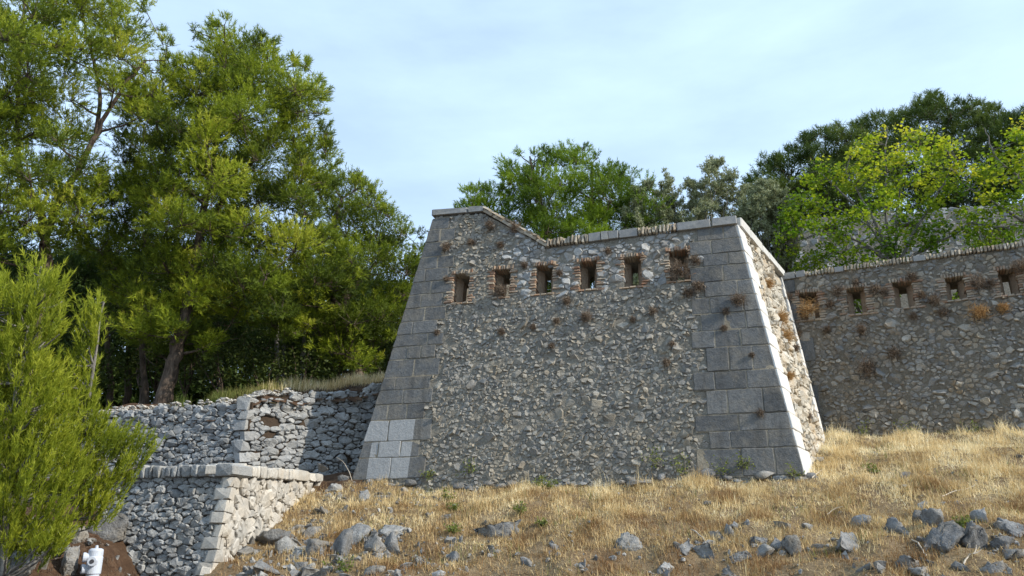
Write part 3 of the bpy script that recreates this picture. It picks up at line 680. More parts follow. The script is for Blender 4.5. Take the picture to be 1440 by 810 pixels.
# ------------------------------------------------------------------ dry stone retaining walls on the left
COR = np.array([-5.96, 17.7, 1.30])                    # foot of the upper wall's corner
UWL = Plane(COR, np.array([0.96, -0.28, 0]), 0.10); UWR = Plane(COR, np.array([math.cos(math.radians(35)), math.sin(math.radians(35)), 0]), 0.10)
UW = empty('upper_dry_stone_wall', COR, 'upper dry stone retaining wall holding the pine terrace beside the bastion', 'wall')
def uwl_top(u): return UWL.proj(np.array([0, 0, 3.17 + 0.03 * u]) - 0)[1]
def tops(pl, z0, k): return lambda u: (z0 + k * abs(u) - pl.P0[2]) / pl.V[2]
tL, tR = tops(UWL, 3.19, -0.028), tops(UWR, 3.19, 0.20)
g = Geo()
prism(g, [UWL.p(*q, -0.07) for q in ((-8.5, -0.9), (0.02, -0.9), (0.02, tL(0) - 0.05), (-8.5, tL(8.5) - 0.05))], -UWL.N * 0.6)
prism(g, [UWR.p(*q, -0.07) for q in ((0.0, -0.6), (4.6, -0.6), (4.6, tR(4.6) - 0.05), (0.0, tR(0) - 0.05))], -UWR.N * 0.6)
g.build('wall_core', M['shadedearth'], UW)
notch = [(*UWR.uv(379, 597), *UWR.uv(394, 588)), (*UWR.uv(374, 618), *UWR.uv(386, 600))]
cells = pack((-5.9, 0.06, -0.3, 2.3), lambda u, v: u < -0.10 and v < tL(u) - 0.02, [(0.19, 0.15), (0.13, 0.34), (0.08, 0.34), (0.045, 0.16)], 25, 1.7)
lay(cells, UWL, UW, M['drystone'], 26, (-0.03, 0.028), 0.16, (0.003, 0.010), 0.2, 0.20, 0.14, 260, jit=0.09)
cells = pack((-0.05, 4.2, -0.3, 3.2), lambda u, v: u > 0.13 and v < tR(u) - 0.02 and not any(a < u < c and b < v < d for a, b, c, d in notch), [(0.20, 0.30), (0.14, 0.36), (0.085, 0.30), (0.05, 0.12)], 27, 1.75)
lay(cells, UWR, UW, M['drystone'], 28, (-0.03, 0.028), 0.16, (0.004, 0.011), 0.2, 0.20, 0.14, 230, jit=0.09, tintfn=lambda c, r: float(np.clip(r.normal(0.62, 0.2), 0, 1)))  # sunward face tinted lighter than the left face, light put into colour
rr_ = RS(31)
def corner_stones(pl1, pl2, zs, parent, mat, r, long=0.27, short=0.19, batt=0.1):
    """stones bonded round a corner, turned alternately"""
    for i in range(len(zs) - 1):
        v0, v1 = zs[i], zs[i + 1]; a, b = ((long, short) if i % 2 else (short, long)) * r.uniform(0.75, 1.15, 2); f = r.uniform(0.0, 0.04); gp = 0.008
        A0 = [pl1.p(-a, v0 + gp, f), pl1.p(0.0, v0 + gp, f), pl2.p(b, v0 + gp, f)]; A1 = [pl1.p(-a, v1 - gp, f), pl1.p(0.0, v1 - gp, f), pl2.p(b, v1 - gp, f)]
        In = -nrm(pl1.N + pl2.N) * 0.3
        k = lambda P: P + r.normal(0, 0.022, 3)
        V = [k(P) for P in A0] + [k(P) for P in A1] + [P + In for P in A0] + [P + In for P in A1]
        c0, c1 = np.mean(V[:6], 0), 0
        V += [k((A0[0] + A0[1] + A1[0] + A1[1]) / 4 + pl1.N * 0.02), k((A0[2] + A0[1] + A1[2] + A1[1]) / 4 + pl2.N * 0.02)]
        F = [(0, 1, 12), (1, 4, 12), (4, 3, 12), (3, 0, 12), (1, 2, 13), (2, 5, 13), (5, 4, 13), (4, 1, 13), (3, 4, 10, 9), (4, 5, 11, 10), (0, 6, 7, 1), (1, 7, 8, 2), (0, 3, 9, 6), (2, 8, 11, 5)]
        mesh('corner_stone', V, F, mat, parent, float(r.uniform(0.35, 0.9)), origin=np.mean(V, 0))
corner_stones(UWL, UWR, [-0.1, 0.22, 0.46, 0.72, 0.95, 1.2, 1.42, 1.66, 1.95], UW, M['drystone'], rr_)
# loose rubble lying on the wall head
loose_g = Geo()
for i in range(520):
    if i < 380: u = -rr_.uniform(0.0, 4.8); pl = UWL; t_ = tL(u)
    else: u = rr_.uniform(0.1, 1.4); pl = UWR; t_ = tR(u)
    P = pl.p(u, t_, -rr_.uniform(0.05, 1.15)); P[2] = max(P[2], float(h_forest(P[0], P[1]))); sz = rr_.uniform(0.02, 0.065); V, F = rough_rock(740 + i % 7, 6, 1)
    loose_g.add(V * sz * np.array([1.2, 1.0, 0.7]) + P + np.array([0, 0, 0.05 + rr_.uniform(0, 0.05)]), F, float(rr_.uniform(0.2, 1.0)))
tag(loose_g.build('loose_rubble', M['palesunlit'], UW), kind='stuff')

LC0 = np.array([-4.43, 12.42, -0.45])
LWL = Plane(LC0, np.array([0.96, -0.28, 0]), 0.20); LWR = Plane(LC0, np.array([0.03, 0.9995, 0]), -0.03)
LW = empty('lower_dry_stone_wall', LC0, 'lower dry stone retaining wall with upright coping stones, foot of the slope', 'wall')
ltop = (1.06 - LC0[2]) / LWL.V[2]
ltr = lambda u: (1.06 + 0.055 * u - LC0[2]) / LWR.V[2]
corner_u = lambda v: LWR.proj(LWL.p(0, v))[0]
g = Geo()
prism(g, [LWL.p(*q, -0.06) for q in ((-2.6, -1.2), (0.0, -1.2), (0.0, ltop), (-2.6, ltop))], np.array([-0.16, 0.5, 0]))
prism(g, [LWR.p(*q, -0.06) for q in ((corner_u(-1.2) + .05, -1.2), (6.4, -1.2), (6.4, ltr(6.4)), (corner_u(ltop) + .05, ltop))], np.array([-0.45, 0.35, 0]))
g.build('wall_core', M['shadedearth'], LW)
cells = pack((-2.7, 0.03, -0.9, ltop + 0.1), lambda u, v: u < -0.10 and v < ltop + 0.03, [(0.12, 0.18), (0.085, 0.42), (0.056, 0.34), (0.035, 0.12)], 35, 1.5)
lay(cells, LWL, LW, M['drystone'], 36, (-0.025, 0.022), 0.14, (0.003, 0.008), 0.2, 0.20, 0.14, 300, jit=0.09)
cells = pack((-0.1, 6.0, -0.5, 2.2), lambda u, v: u > corner_u(v) + 0.10 and v < ltr(u) - 0.02, [(0.21, 0.25), (0.15, 0.42), (0.09, 0.28), (0.05, 0.1)], 37, 1.2)
lay(cells, LWR, LW, M['palesunlit'], 38, (-0.02, 0.03), 0.14, (0.006, 0.013), 0.2, 0.12, 0.12, 200, jit=0.07)  # sunward face in lighter stone than its neighbour, sunlight put into the colour
class Tilted(Plane):
    pass
# corner stones follow the battered arris
for i, (v0, v1) in enumerate(zip(np.linspace(-0.5, ltop, 12)[:-1], np.linspace(-0.5, ltop, 12)[1:])):
    a, b = (np.array((0.20, 0.20)) if i % 2 else np.array((0.13, 0.30))) * rr_.uniform(0.8, 1.2, 2); f = rr_.uniform(0.01, 0.04); gp = 0.006; k = lambda P: P + rr_.normal(0, 0.01, 3)
    vr = lambda v: LWR.proj(LWL.p(0, v))[1]
    A0 = [LWL.p(-a, v0 + gp, f), LWL.p(0.02, v0 + gp, f), LWR.p(corner_u(v0) + b, vr(v0 + gp), f)]; A1 = [LWL.p(-a, v1 - gp, f), LWL.p(0.02, v1 - gp, f), LWR.p(corner_u(v1) + b, vr(v1 - gp), f)]
    In = -nrm(LWL.N + LWR.N) * 0.22
    V = [k(P) for P in A0] + [k(P) for P in A1] + [P + In for P in A0] + [P + In for P in A1]
    V += [k((A0[0] + A0[1] + A1[0] + A1[1]) / 4 + LWL.N * 0.015), k((A0[2] + A0[1] + A1[2] + A1[1]) / 4 + LWR.N * 0.015)]
    F = [(0, 1, 12), (1, 4, 12), (4, 3, 12), (3, 0, 12), (1, 2, 13), (2, 5, 13), (5, 4, 13), (4, 1, 13), (3, 4, 10, 9), (4, 5, 11, 10), (0, 6, 7, 1), (1, 7, 8, 2), (0, 3, 9, 6), (2, 8, 11, 5)]
    mesh('corner_stone', V, F, M['palesunlit'], LW, float(rr_.uniform(0.3, 0.8)), origin=np.mean(V, 0))
# coping: flat stones set on edge
cl0, cl1 = LWL.p(0, ltop), LWL.p(-2.5, ltop)
def edge_cope(P, Q, out, widths, parent, mat, r, hgt, depth, over):
    T = nrm(Q - P); up = nrm(np.array([0, 0, 1.0]) - T * T[2]); Nn = nrm(np.cross(T, up)); Nn = Nn if np.dot(Nn, out) > 0 else -Nn; s = 0
    Lt = np.linalg.norm(Q - P); k = 0
    while s < Lt:
        w_ = widths[k] if k < len(widths) else r.choice([0.06, 0.08, 0.1, 0.13, 0.2], p=[.25, .3, .25, .15, .05]); k += 1
        hh = hgt * r.uniform(0.85, 1.08); d = depth * r.uniform(0.9, 1.05)
        pl = Plane(P + T * s, T, 0.0); pl.U, pl.V, pl.N = T, up, Nn
        b = np.array([(0, 0), (w_, 0), (w_, hh), (0, hh)]) + r.normal(0, 0.008, (4, 2)); b = chamfer(shrink(b, 0.006), 0.15)
        b = b if flip_ok(pl) else b[::-1]
        V, F = stone(b, pl, over + r.uniform(-0.02, 0.02), d, 0.012, 0.08, 0.01, r, 0.004)
        mesh('coping_stone', V, F, mat, parent, float(np.clip(r.normal(0.5, 0.22), 0, 1)), origin=V.mean(0)); s += w_
rcs = RS(91)
edge_cope(cl0 + LWL.U * 0.05, cl1, LWL.N, [0.34, 0.12], LW, M['drystone'], rcs, 0.20, 0.45, 0.07)
edge_cope(LWR.p(corner_u(ltop) - 0.02, ltr(0)), LWR.p(5.4, ltr(5.4)), LWR.N, [0.42, 0.13, 0.1, 0.16, 0.12, 0.2, 0.11, 0.14, 0.18, 0.12, 0.15, 0.22, 0.13, 0.17, 0.14, 0.2, 0.16, 0.2, 0.24, 0.18, 0.8, 0.5, 0.4], LW, M['palesunlit'], rcs, 0.20, 0.45, 0.05)

# ------------------------------------------------------------------ ground
def keep_hill(x, y):
    u = (x - FRONT.P0[0]) * FU[0] + (y - FRONT.P0[1]) * FU[1]; d = (x - FRONT.P0[0]) * FBK[0] + (y - FRONT.P0[1]) * FBK[1]
    return (x > -4.55) & ~((d > 0.5) & (u > 0.4) & (x < 6.0)) & ~((x < 0) & (y > 19.0))
sheet('hillside', h_hill, -4.7, 15.0, 6.0, 21.0, 0.10, M['soil'], keep_hill)
sheet('lower_slope', h_low, -14.0, -4.35, 7.0, 15.0, 0.12, M['redsoil'], lambda x, y: y < 12.75 + (x + 4.4) * -0.29)
sheet('terrace', h_terrace, -14.0, -3.2, 12.2, 20.6, 0.15, M['redsoil'], lambda x, y: (y > 12.95 + (x + 4.4) * -0.29) & (x < -4.5) | (y > 16.8) & (x < -3.0))
sheet('forest_floor', h_forest, -45.0, -0.2, 17.7, 90.0, 0.45, M['forest'], lambda x, y: (y > 18.1 + (-5.96 - x).clip(0) * 0.29 + (x + 5.96).clip(0) * 0.72))
sheet('bank_litter', lambda x, y: h_forest(x, y) + 0.02, -14.0, -2.8, 17.6, 24.0, 0.12, M['redsoil'], lambda x, y: (y > 17.86 + (-5.96 - x).clip(0) * 0.29 + (x + 5.96).clip(0) * 0.70) & (bank_d(x, y) < 2.0 + 0.3 * np.sin(x * 3)))
sheet('terreplein', lambda x, y: 4.55 + 0.04 * w_mid(x, y) + np.clip(y - 23, 0, 60) * 0.10, -2.6, 40.0, 17.0, 60.0, 0.5, M['forest'],
      lambda x, y: ((x - FRONT.P0[0]) * FBK[0] + (y - FRONT.P0[1]) * FBK[1] > 1.5) & ((x - G3[0]) * math.sin(AR) + (y - G3[1]) * math.cos(AR) > np.where(x > 6.2, 0.4, -6)) & ((x - G3[0]) * -SN[0] + (y - G3[1]) * -SN[1] > np.where(y < 19.6, 0.9, -99)))
sheet('ground', lambda x, y: -1.66 + 0.0 * x, -2400.0, 2400.0, -1600.0, 3200.0, 200.0, M['road'])
sheet('hills', lambda x, y: -2.0 + 14 * np.exp(-((y - 120) / 50.0) ** 2) * (0.8 + 0.15 * np.sin(x * 0.02)), -400.0, 400.0, 60.0, 300.0, 8.0, M['hill'])

# ------------------------------------------------------------------ tubes, rocks, tufts
def tube(P, R, k=7, wob=0.0, r=None):
    P = np.asarray(P, float); R = np.asarray(R, float); n = len(P); T = np.gradient(P, axis=0); T /= np.linalg.norm(T, axis=1, keepdims=True) + 1e-9
    ref = np.array([1.0, 0.13, 0.2]) if abs(T[0][0]) < 0.8 else np.array([0.1, 0.2, 1.0])
    A = np.cross(T, ref); A /= np.linalg.norm(A, axis=1, keepdims=True); B = np.cross(T, A)
    a = np.arange(k) * 2 * np.pi / k; rr = R[:, None] * (1 + (r.normal(0, wob, (n, k)) if wob else 0))
    V = P[:, None] + rr[..., None] * (np.cos(a)[None, :, None] * A[:, None] + np.sin(a)[None, :, None] * B[:, None]); V = V.reshape(-1, 3)
    i = np.arange(n - 1)[:, None] * k + np.arange(k)[None]; j = np.arange(n - 1)[:, None] * k + (np.arange(k)[None] + 1) % k
    return V, np.stack([i, j, j + k, i + k], -1).reshape(-1, 4)
def smooth_path(P, n, r=None, wob=0.0):
    P = np.asarray(P, float); t = np.linspace(0, len(P) - 1, n); i = np.minimum(t.astype(int), len(P) - 2); f = (t - i)[:, None]
    p0, p1, p2, p3 = P[np.maximum(i - 1, 0)], P[i], P[i + 1], P[np.minimum(i + 2, len(P) - 1)]
    Q = 0.5 * (2 * p1 + (p2 - p0) * f + (2 * p0 - 5 * p1 + 4 * p2 - p3) * f ** 2 + (3 * p1 - p0 - 3 * p2 + p3) * f ** 3)
    if wob and r is not None: Q[1:-1] += r.normal(0, wob, (n - 2, 3))
    return Q
class Arr:                                           # array geometry, one face size
    def __init__(s): s.V, s.F, s.T, s.n = [], [], [], 0
    def add(s, V, F, t=0.5): s.V.append(V); s.F.append(F + s.n); s.T.append(np.broadcast_to(np.asarray(t, float), (len(V),))); s.n += len(V)
    def build(s, name, mat, parent=None, smooth=False): return mesh(name, np.concatenate(s.V), np.concatenate(s.F), mat, parent, np.concatenate(s.T), smooth)
def unit(v): return v / (np.linalg.norm(v, axis=-1, keepdims=True) + 1e-9)
def needles(C, D, r, k, ln, wd, spread, along=0.12, tint=None):
    """k thin leaves round every shoot: C centres, D directions"""
    n = len(C); D = unit(D)
    d = unit(D[:, None] + spread * r.normal(0, 1, (n, k, 3))); base = C[:, None] + D[:, None] * r.uniform(-along, along, (n, k, 1))
    L_ = ln * r.uniform(0.7, 1.2, (n, k, 1)); tip = base + d * L_
    w = unit(np.cross(d, r.normal(0, 1, (n, k, 3)))) * wd
    V = np.stack([base - w * 0.5, base + w * 0.5, tip + w * 0.12], 2).reshape(-1, 3)
    t = r.uniform(0.25, 0.75, (n, 1)) if tint is None else np.asarray(tint).reshape(n, 1)
    t = np.clip(t + r.normal(0, 0.07, (n, k)), 0, 1)
    return V, np.arange(n * k * 3).reshape(-1, 3), np.repeat(t.reshape(-1), 3)
def leaves(C, r, sz, tint, up=0.5, narrow=0.55, droop=None):
    """folded leaves of four triangles"""
    n = len(C); nn = unit(r.normal(0, 1, (n, 3)) + np.array([0, 0, up]) * 2); a = unit(np.cross(nn, r.normal(0, 1, (n, 3)))); b = np.cross(nn, a)
    s = (sz * r.uniform(0.6, 1.25, n))[:, None]
    V = np.stack([C, C + a * s * 0.45 + b * s * narrow * 0.55 + nn * s * 0.12, C + a * s * 1.0, C + a * s * 0.45 - b * s * narrow * 0.55 + nn * s * 0.12, C + a * s * 0.5], 1).reshape(-1, 3)
    i = np.arange(n)[:, None] * 5
    F = np.concatenate([i + np.array(q) for q in ((0, 4, 1), (1, 4, 2), (2, 4, 3), (3, 4, 0))], 1).reshape(-1, 3)
    return V, F, np.repeat(tint, 5)

# ------------------------------------------------------------------ trees
def in_poly(poly, P):
    x, y = P[:, 0], P[:, 1]; c = np.zeros(len(P), bool); n = len(poly); j = n - 1
    for i in range(n):
        xi, yi = poly[i]; xj, yj = poly[j]
        cond = ((yi > y) != (yj > y)) & (x < (xj - xi) * (y - yi) / (yj - yi + 1e-9) + xi); c ^= cond; j = i
    return c
def edge_dist(poly, P):
    A = np.asarray(poly, float); B_ = np.roll(A, -1, 0); d = np.full(len(P), 1e9)
    for a, b in zip(A, B_):
        ab = b - a; t = np.clip(((P - a) @ ab) / (ab @ ab + 1e-9), 0, 1); d = np.minimum(d, np.linalg.norm(P - a - t[:, None] * ab, axis=1))
    return d
def crown_lobes(poly, Y, thick, rad, n, r, holes=()):
    """lobes filling the volume behind a crown's outline; thick = half depth in metres"""
    A = np.asarray(poly, float); lo, hi = A.min(0), A.max(0); mpp = Y / FOC * 1.03
    out = []
    c = np.stack([r.uniform(lo[0], hi[0], 40 * n), r.uniform(lo[1], hi[1], 40 * n)], 1); c = c[in_poly(poly, c)]
    ed = edge_dist(poly, c) * mpp
    for p, e in zip(c, ed):
        if len(out) >= n: break
        R = rad * r.uniform(0.65, 1.25)
        if e < R * 0.55: R = max(e / 0.55, rad * 0.35)
        if any((p[0] - h[0]) ** 2 + (p[1] - h[1]) ** 2 < h[2] ** 2 for h in holes): continue
        h = min(thick, 0.4 * rad + math.sqrt(max(e, 0)) * thick * 0.55); dy = r.uniform(-h, h)
        P = at(p[0], p[1], Y + dy)
        if any(np.linalg.norm(P - q) < (R + s) * 0.48 for q, s in out): continue
        out.append((P, R))
    return out
def branch(P, Q, r, r0, r1, n=6, sag=0.10, k=5, wob=0.03):
    P, Q = np.asarray(P), np.asarray(Q); l = np.linalg.norm(Q - P); mid = P + (Q - P) * 0.55 + np.array([0, 0, -sag * l]) + r.normal(0, 0.05 * l, 3)
    t = np.linspace(0, 1, n)[:, None]; C = (1 - t) ** 2 * P + 2 * t * (1 - t) * mid + t ** 2 * Q; C[1:-1] += r.normal(0, wob * l * 0.3, (n - 2, 3))
    return tube(C, np.linspace(r0, r1, n), k)
def pine(name, label, group, poly, Y, base, trunks, lobes_n, rad, shoots, mat, seed, thick=2.6, ln=0.130, wd=0.0205, k=15, spread=0.72, up=0.5, tint=(0.2, 0.75), holes=(), cat='tree', bark='bark', trad=0.25, sub=13, br=0.05, crownname='crown', dead=0, lobe_shade=0.0, flat=0.75):
    r = RS(seed); base = np.asarray(base, float); T = empty(name, base, label, cat, group)
    wood = Arr(); nodes_ = []
    for ti, (path, R0, R1) in enumerate(trunks):
        path = [np.asarray(path[0]) + (0, 0, -1.2)] + list(path) if ti == 0 else path
        P = smooth_path(path, 5 * len(path), r, 0.02); Rr = np.linspace(R0, R1, len(P)); 
        if ti == 0: Rr[0] *= 1.5; Rr[1] *= 1.15
        wood.add(*tube(P, Rr, 9, 0.06, r)); nodes_ += [(p, q) for p, q in zip(P[2:], Rr[2:])]
    NP = np.array([p for p, q in nodes_]); NR = np.array([q for p, q in nodes_])
    lob = crown_lobes(poly, Y, thick, rad, lobes_n, r, holes)
    Cs, Ds, Ts = [], [], []
    order = sorted(lob, key=lambda q: np.min(np.linalg.norm(NP - q[0], axis=1)))
    for c, R in order:
        dd = np.linalg.norm(NP - c, axis=1) + 1.1 * np.maximum(NP[:, 2] - c[2] + 0.15 * np.linalg.norm(NP[:, :2] - c[:2], axis=1), 0)
        i = int(np.argmin(dd)); r0 = min(NR[i] * 0.65, br + 0.012 * dd[i])
        V, F = branch(NP[i], c, r, r0, 0.012, 7); wood.add(V, F)
        path = NP[i] + (c - NP[i]) * np.linspace(0.45, 1, 4)[:, None]; NP = np.concatenate([NP, path]); NR = np.concatenate([NR, np.linspace(r0 * .6, 0.014, 4)])
        tone = r.uniform(*tint)
        # twig ends within the lobe, each with a fan of shoots
        ns = max(2, int(sub * (R / rad) ** 1.5 + 0.5)); q = unit(r.normal(0, 1, (ns, 3)) + np.array([0, 0, 0.35])) * r.uniform(0.35, 0.95, (ns, 1)) * R; q[:, 2] *= flat
        for p in q:
            wood.add(*branch(c + (0, 0, -0.15 * R), c + p, r, 0.012, 0.005, 4, 0.05, 3))
            m = max(3, int(shoots * (R / rad) ** 2 / ns)); s_ = R * 0.44
            o = unit(r.normal(0, 1, (m, 3)) + np.array([0, 0, 0.25])) * (r.uniform(0.1, 1.0, (m, 1)) ** 0.5) * s_; o[:, 2] *= flat
            dirn = unit(o) * 0.6 + unit(p)[None] * 0.55 + np.array([0, 0, up])
            Cs.append(c + p + o); Ds.append(dirn); Ts.append(np.clip(tone + r.normal(0, 0.10) + r.normal(0, 0.08, m) + (0.10 + lobe_shade) * (o[:, 2] + p[2]) / R, 0, 1))  # lobes tinted lighter on top, darker underneath, as painted-in shading
    Cs, Ds, Ts = np.concatenate(Cs), np.concatenate(Ds), np.concatenate(Ts)
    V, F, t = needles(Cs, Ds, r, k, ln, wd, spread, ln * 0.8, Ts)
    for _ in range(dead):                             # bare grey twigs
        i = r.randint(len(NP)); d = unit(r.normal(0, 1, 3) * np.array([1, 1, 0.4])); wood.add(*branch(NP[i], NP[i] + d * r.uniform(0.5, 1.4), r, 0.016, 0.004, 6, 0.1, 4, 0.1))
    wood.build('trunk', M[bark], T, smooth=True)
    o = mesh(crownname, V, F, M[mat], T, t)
    return T
def path_at(pts, Y): return [at(x, y, Y + (q[0] if q else 0)) for x, y, *q in pts]

pine('pine_tree', 'tall ragged pine at the left edge of the photo, thin crown with sky showing through', 'big pines on the left terrace',
     [(-150, -80), (190, -80), (205, 10), (240, 62), (246, 110), (212, 172), (172, 215), (150, 260), (150, 330), (90, 372), (0, 380), (-150, 380)], 20.5, at(40, 560, 20.5) * 1.0,
     [(path_at([(38, 575), (50, 470), (64, 400), (62, 345)], 20.5), 0.22, 0.14), (path_at([(62, 345), (55, 290), (30, 250), (24, 190), (30, 60), (40, -40)], 20.5), 0.12, 0.03),
      (path_at([(62, 345), (80, 290), (105, 247), (135, 190), (168, 130), (205, 85)], 20.3), 0.12, 0.03), (path_at([(135, 190), (140, 120), (120, 40), (110, -50)], 20.6), 0.07, 0.02)],
     185, 0.80, 150, 'pine', 101, 2.6, tint=(0.2, 0.85), holes=[(138, 165, 26), (158, 190, 20), (172, 145, 20), (205, 35, 16), (25, 380, 14), (140, 215, 16), (95, 245, 12)], dead=10, br=0.035)
pine('pine_tree', 'broadest pine on the left, bright green full crown above a leaning dark trunk', 'big pines on the left terrace',
     [(160, 160), (178, 112), (215, 92), (243, 105), (275, 40), (320, 22), (345, 42), (378, 52), (402, 82), (442, 88), (458, 128), (446, 168), (472, 200), (466, 260), (445, 300), (468, 335), (510, 360), (505, 395), (450, 420), (440, 465), (385, 480), (330, 455), (300, 500), (235, 505), (165, 470), (150, 380), (100, 340), (120, 270), (165, 235)], 22, at(232, 556, 21.2),
     [(path_at([(230, 562), (243, 510), (262, 440), (275, 390), (281, 330), (296, 240), (310, 150), (318, 60)], 21.5), 0.25, 0.04), (path_at([(281, 330), (330, 260), (380, 190), (420, 130)], 21.8), 0.10, 0.02), (path_at([(290, 290), (240, 230), (215, 150)], 21.4), 0.09, 0.02)],
     240, 0.85, 180, 'pine', 102, 2.8, tint=(0.12, 0.78), dead=16, lobe_shade=0.16)
pine('pine_tree', 'darker rounded pine directly left of the bastion with twisted grey limbs', 'big pines on the left terrace',
     [(438, 250), (480, 234), (522, 258), (552, 300), (590, 328), (598, 372), (575, 440), (548, 492), (520, 520), (470, 525), (430, 500), (420, 420), (445, 330)], 25, at(497, 545, 24.0),
     [(path_at([(505, 548), (494, 490), (484, 440), (490, 380), (470, 330), (480, 280)], 24.6), 0.26, 0.04), (path_at([(486, 420), (520, 380), (552, 350)], 24.6), 0.09, 0.02), (path_at([(484, 440), (455, 400), (450, 350)], 24.3), 0.10, 0.02)],
     115, 0.90, 160, 'pine', 103, 2.6, tint=(0.05, 0.55), dead=14, lobe_shade=0.12)
# pines further back in the shade
for i, (poly, Y, tr, lab) in enumerate([
    ([(100, 330), (330, 320), (420, 400), (400, 500), (330, 520), (140, 520), (90, 430)], 28, [(178, 560), (182, 480), (186, 400)], 'shaded pine with a pale straight trunk behind the leaning pine'),
    ([(-120, 340), (120, 330), (150, 420), (140, 520), (-120, 540)], 27, [(55, 570), (70, 480), (76, 380)], 'shaded pine behind the young pine at the left edge'),
    ([(390, 420), (470, 400), (600, 400), (610, 530), (380, 530)], 31, [(403, 560), (402, 490), (404, 430)], 'shaded pine low behind the darker rounded pine'),
    ([(200, 380), (420, 370), (440, 500), (220, 520)], 33, [(200, 560), (196, 500), (210, 400)], 'thin dark pine deepest in the shade of the left terrace'),
]):
    p = path_at(tr, Y)
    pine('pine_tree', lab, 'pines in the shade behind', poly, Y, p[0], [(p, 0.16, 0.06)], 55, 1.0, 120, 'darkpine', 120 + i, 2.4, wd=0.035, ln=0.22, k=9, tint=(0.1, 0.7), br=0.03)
# slim bare trunks in the shade
for i, (x0, x1, Y, lab) in enumerate([(150, 155, 26, 'slim bare trunk nearest the young pine in the shade'), (196, 205, 25, 'dark slim trunk leaning towards the big leaning pine trunk'), (388, 391, 29, 'pale slim trunk right of the big leaning pine'), (396, 402, 30, 'second pale slim trunk close beside another pale one'), (428, 427, 29.5, 'slim trunk left of the twisted pine')]):
    r = RS(140 + i); P = smooth_path(path_at([(x1, 640), (x1, 562), ((x0 + x1) / 2, 500), (x0, 440)], Y), 10, r, 0.02); T = empty('bare_tree', P[0], lab, 'tree', 'bare trunks in the shade')
    w_ = Arr(); w_.add(*tube(P, np.linspace(0.13, 0.07, 10), 8, 0.05, r)); 
    for q in range(4): w_.add(*branch(P[6 + q % 3], P[6 + q % 3] + r.normal(0, 0.6, 3) + (0, 0, 0.3), r, 0.02, 0.006))
    w_.build('trunk', M['greybark' if i >= 2 else 'bark'], T, smooth=True)

# the wood behind, one dark mass
r = RS(190); far = crown_lobes([(-200, 400), (120, 360), (300, 380), (460, 400), (620, 420), (640, 580), (-200, 600)], 42, 3.0, 1.7, 260, r); Cs, Ds, Ts = [], [], []
for c, R in far:
    m = 170; o = unit(r.normal(0, 1, (m, 3)) + (0, 0, .2)) * R * r.uniform(.3, 1, (m, 1)); Cs.append(c + o); Ds.append(unit(o) + (0, 0, .5)); Ts.append(np.clip(r.uniform(.1, .7) + r.normal(0, .1, m), 0, 1))
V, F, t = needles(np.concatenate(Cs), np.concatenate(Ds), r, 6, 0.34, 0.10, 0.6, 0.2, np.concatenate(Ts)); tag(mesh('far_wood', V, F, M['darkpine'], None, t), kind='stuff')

# young pine close by
YP = 9.6
def young(name, label, poly, Y, trunk, seed, n, rad, shoots, thick):
    r = RS(seed); p = path_at(trunk, Y); T = empty(name, p[0], label, 'tree'); wood = Arr(); P = smooth_path(p, 14, r, 0.01)
    wood.add(*tube(P, np.linspace(0.045, 0.012, 14), 8, 0.05, r)); NP = P
    Cs, Ds, Ts = [], [], []
    for c, R in crown_lobes(poly, Y, thick, rad, n, r):
        dd = np.linalg.norm(NP - c, axis=1) + 1.5 * np.maximum(NP[:, 2] - c[2] + 0.3 * R, 0); i = int(np.argmin(dd)); wood.add(*branch(NP[i], c, r, 0.016, 0.006, 6, 0.12, 5))
        m = int(shoots * (R / rad) ** 2); o = unit(r.normal(0, 1, (m, 3)) + np.array([0, 0, 0.2])) * r.uniform(0.2, 1, (m, 1)) * R
        outw = unit(c - P[np.argmin(np.abs(P[:, 2] - c[2]))])
        s_len = r.uniform(0.10, 0.26, m); d = unit(o * np.array([1, 1, 0.4]) / R * 0.35 + outw * 0.35 + np.array([0, 0, 0.95]))
        tone = r.uniform(0.3, 0.7)
        for f in np.linspace(0, 1, 6):
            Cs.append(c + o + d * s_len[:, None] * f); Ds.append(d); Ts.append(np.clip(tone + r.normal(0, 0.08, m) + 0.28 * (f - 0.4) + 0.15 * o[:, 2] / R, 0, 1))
    V, F, t = needles(np.concatenate(Cs), np.concatenate(Ds), r, 5, 0.085, 0.011, 0.42, 0.02, np.concatenate(Ts))
    wood.build('trunk', M['greybark'], T, smooth=True); mesh('crown', V, F, M['youngpine'], T, t); return T
young('young_pine', 'bushy bright green young pine in the left foreground, soft upright shoots', [(-90, 430), (0, 400), (28, 388), (46, 368), (62, 366), (78, 400), (95, 432), (86, 490), (88, 540), (110, 590), (125, 640), (112, 700), (108, 735), (90, 765), (60, 800), (-90, 830)], YP, [(2, 850), (10, 700), (22, 560), (45, 440), (58, 375)], 151, 165, 0.23, 23, 0.9)
young('young_pine', 'second young pine stem with one leaning pointed top, right of the bushy one', [(92, 560), (108, 480), (116, 445), (132, 422), (142, 430), (142, 470), (128, 520), (128, 565), (150, 615), (195, 622), (216, 636), (190, 662), (172, 705), (145, 738), (110, 748), (98, 710)], 10.2, [(60, 800), (95, 690), (125, 560), (146, 425)], 152, 95, 0.22, 22, 0.5)

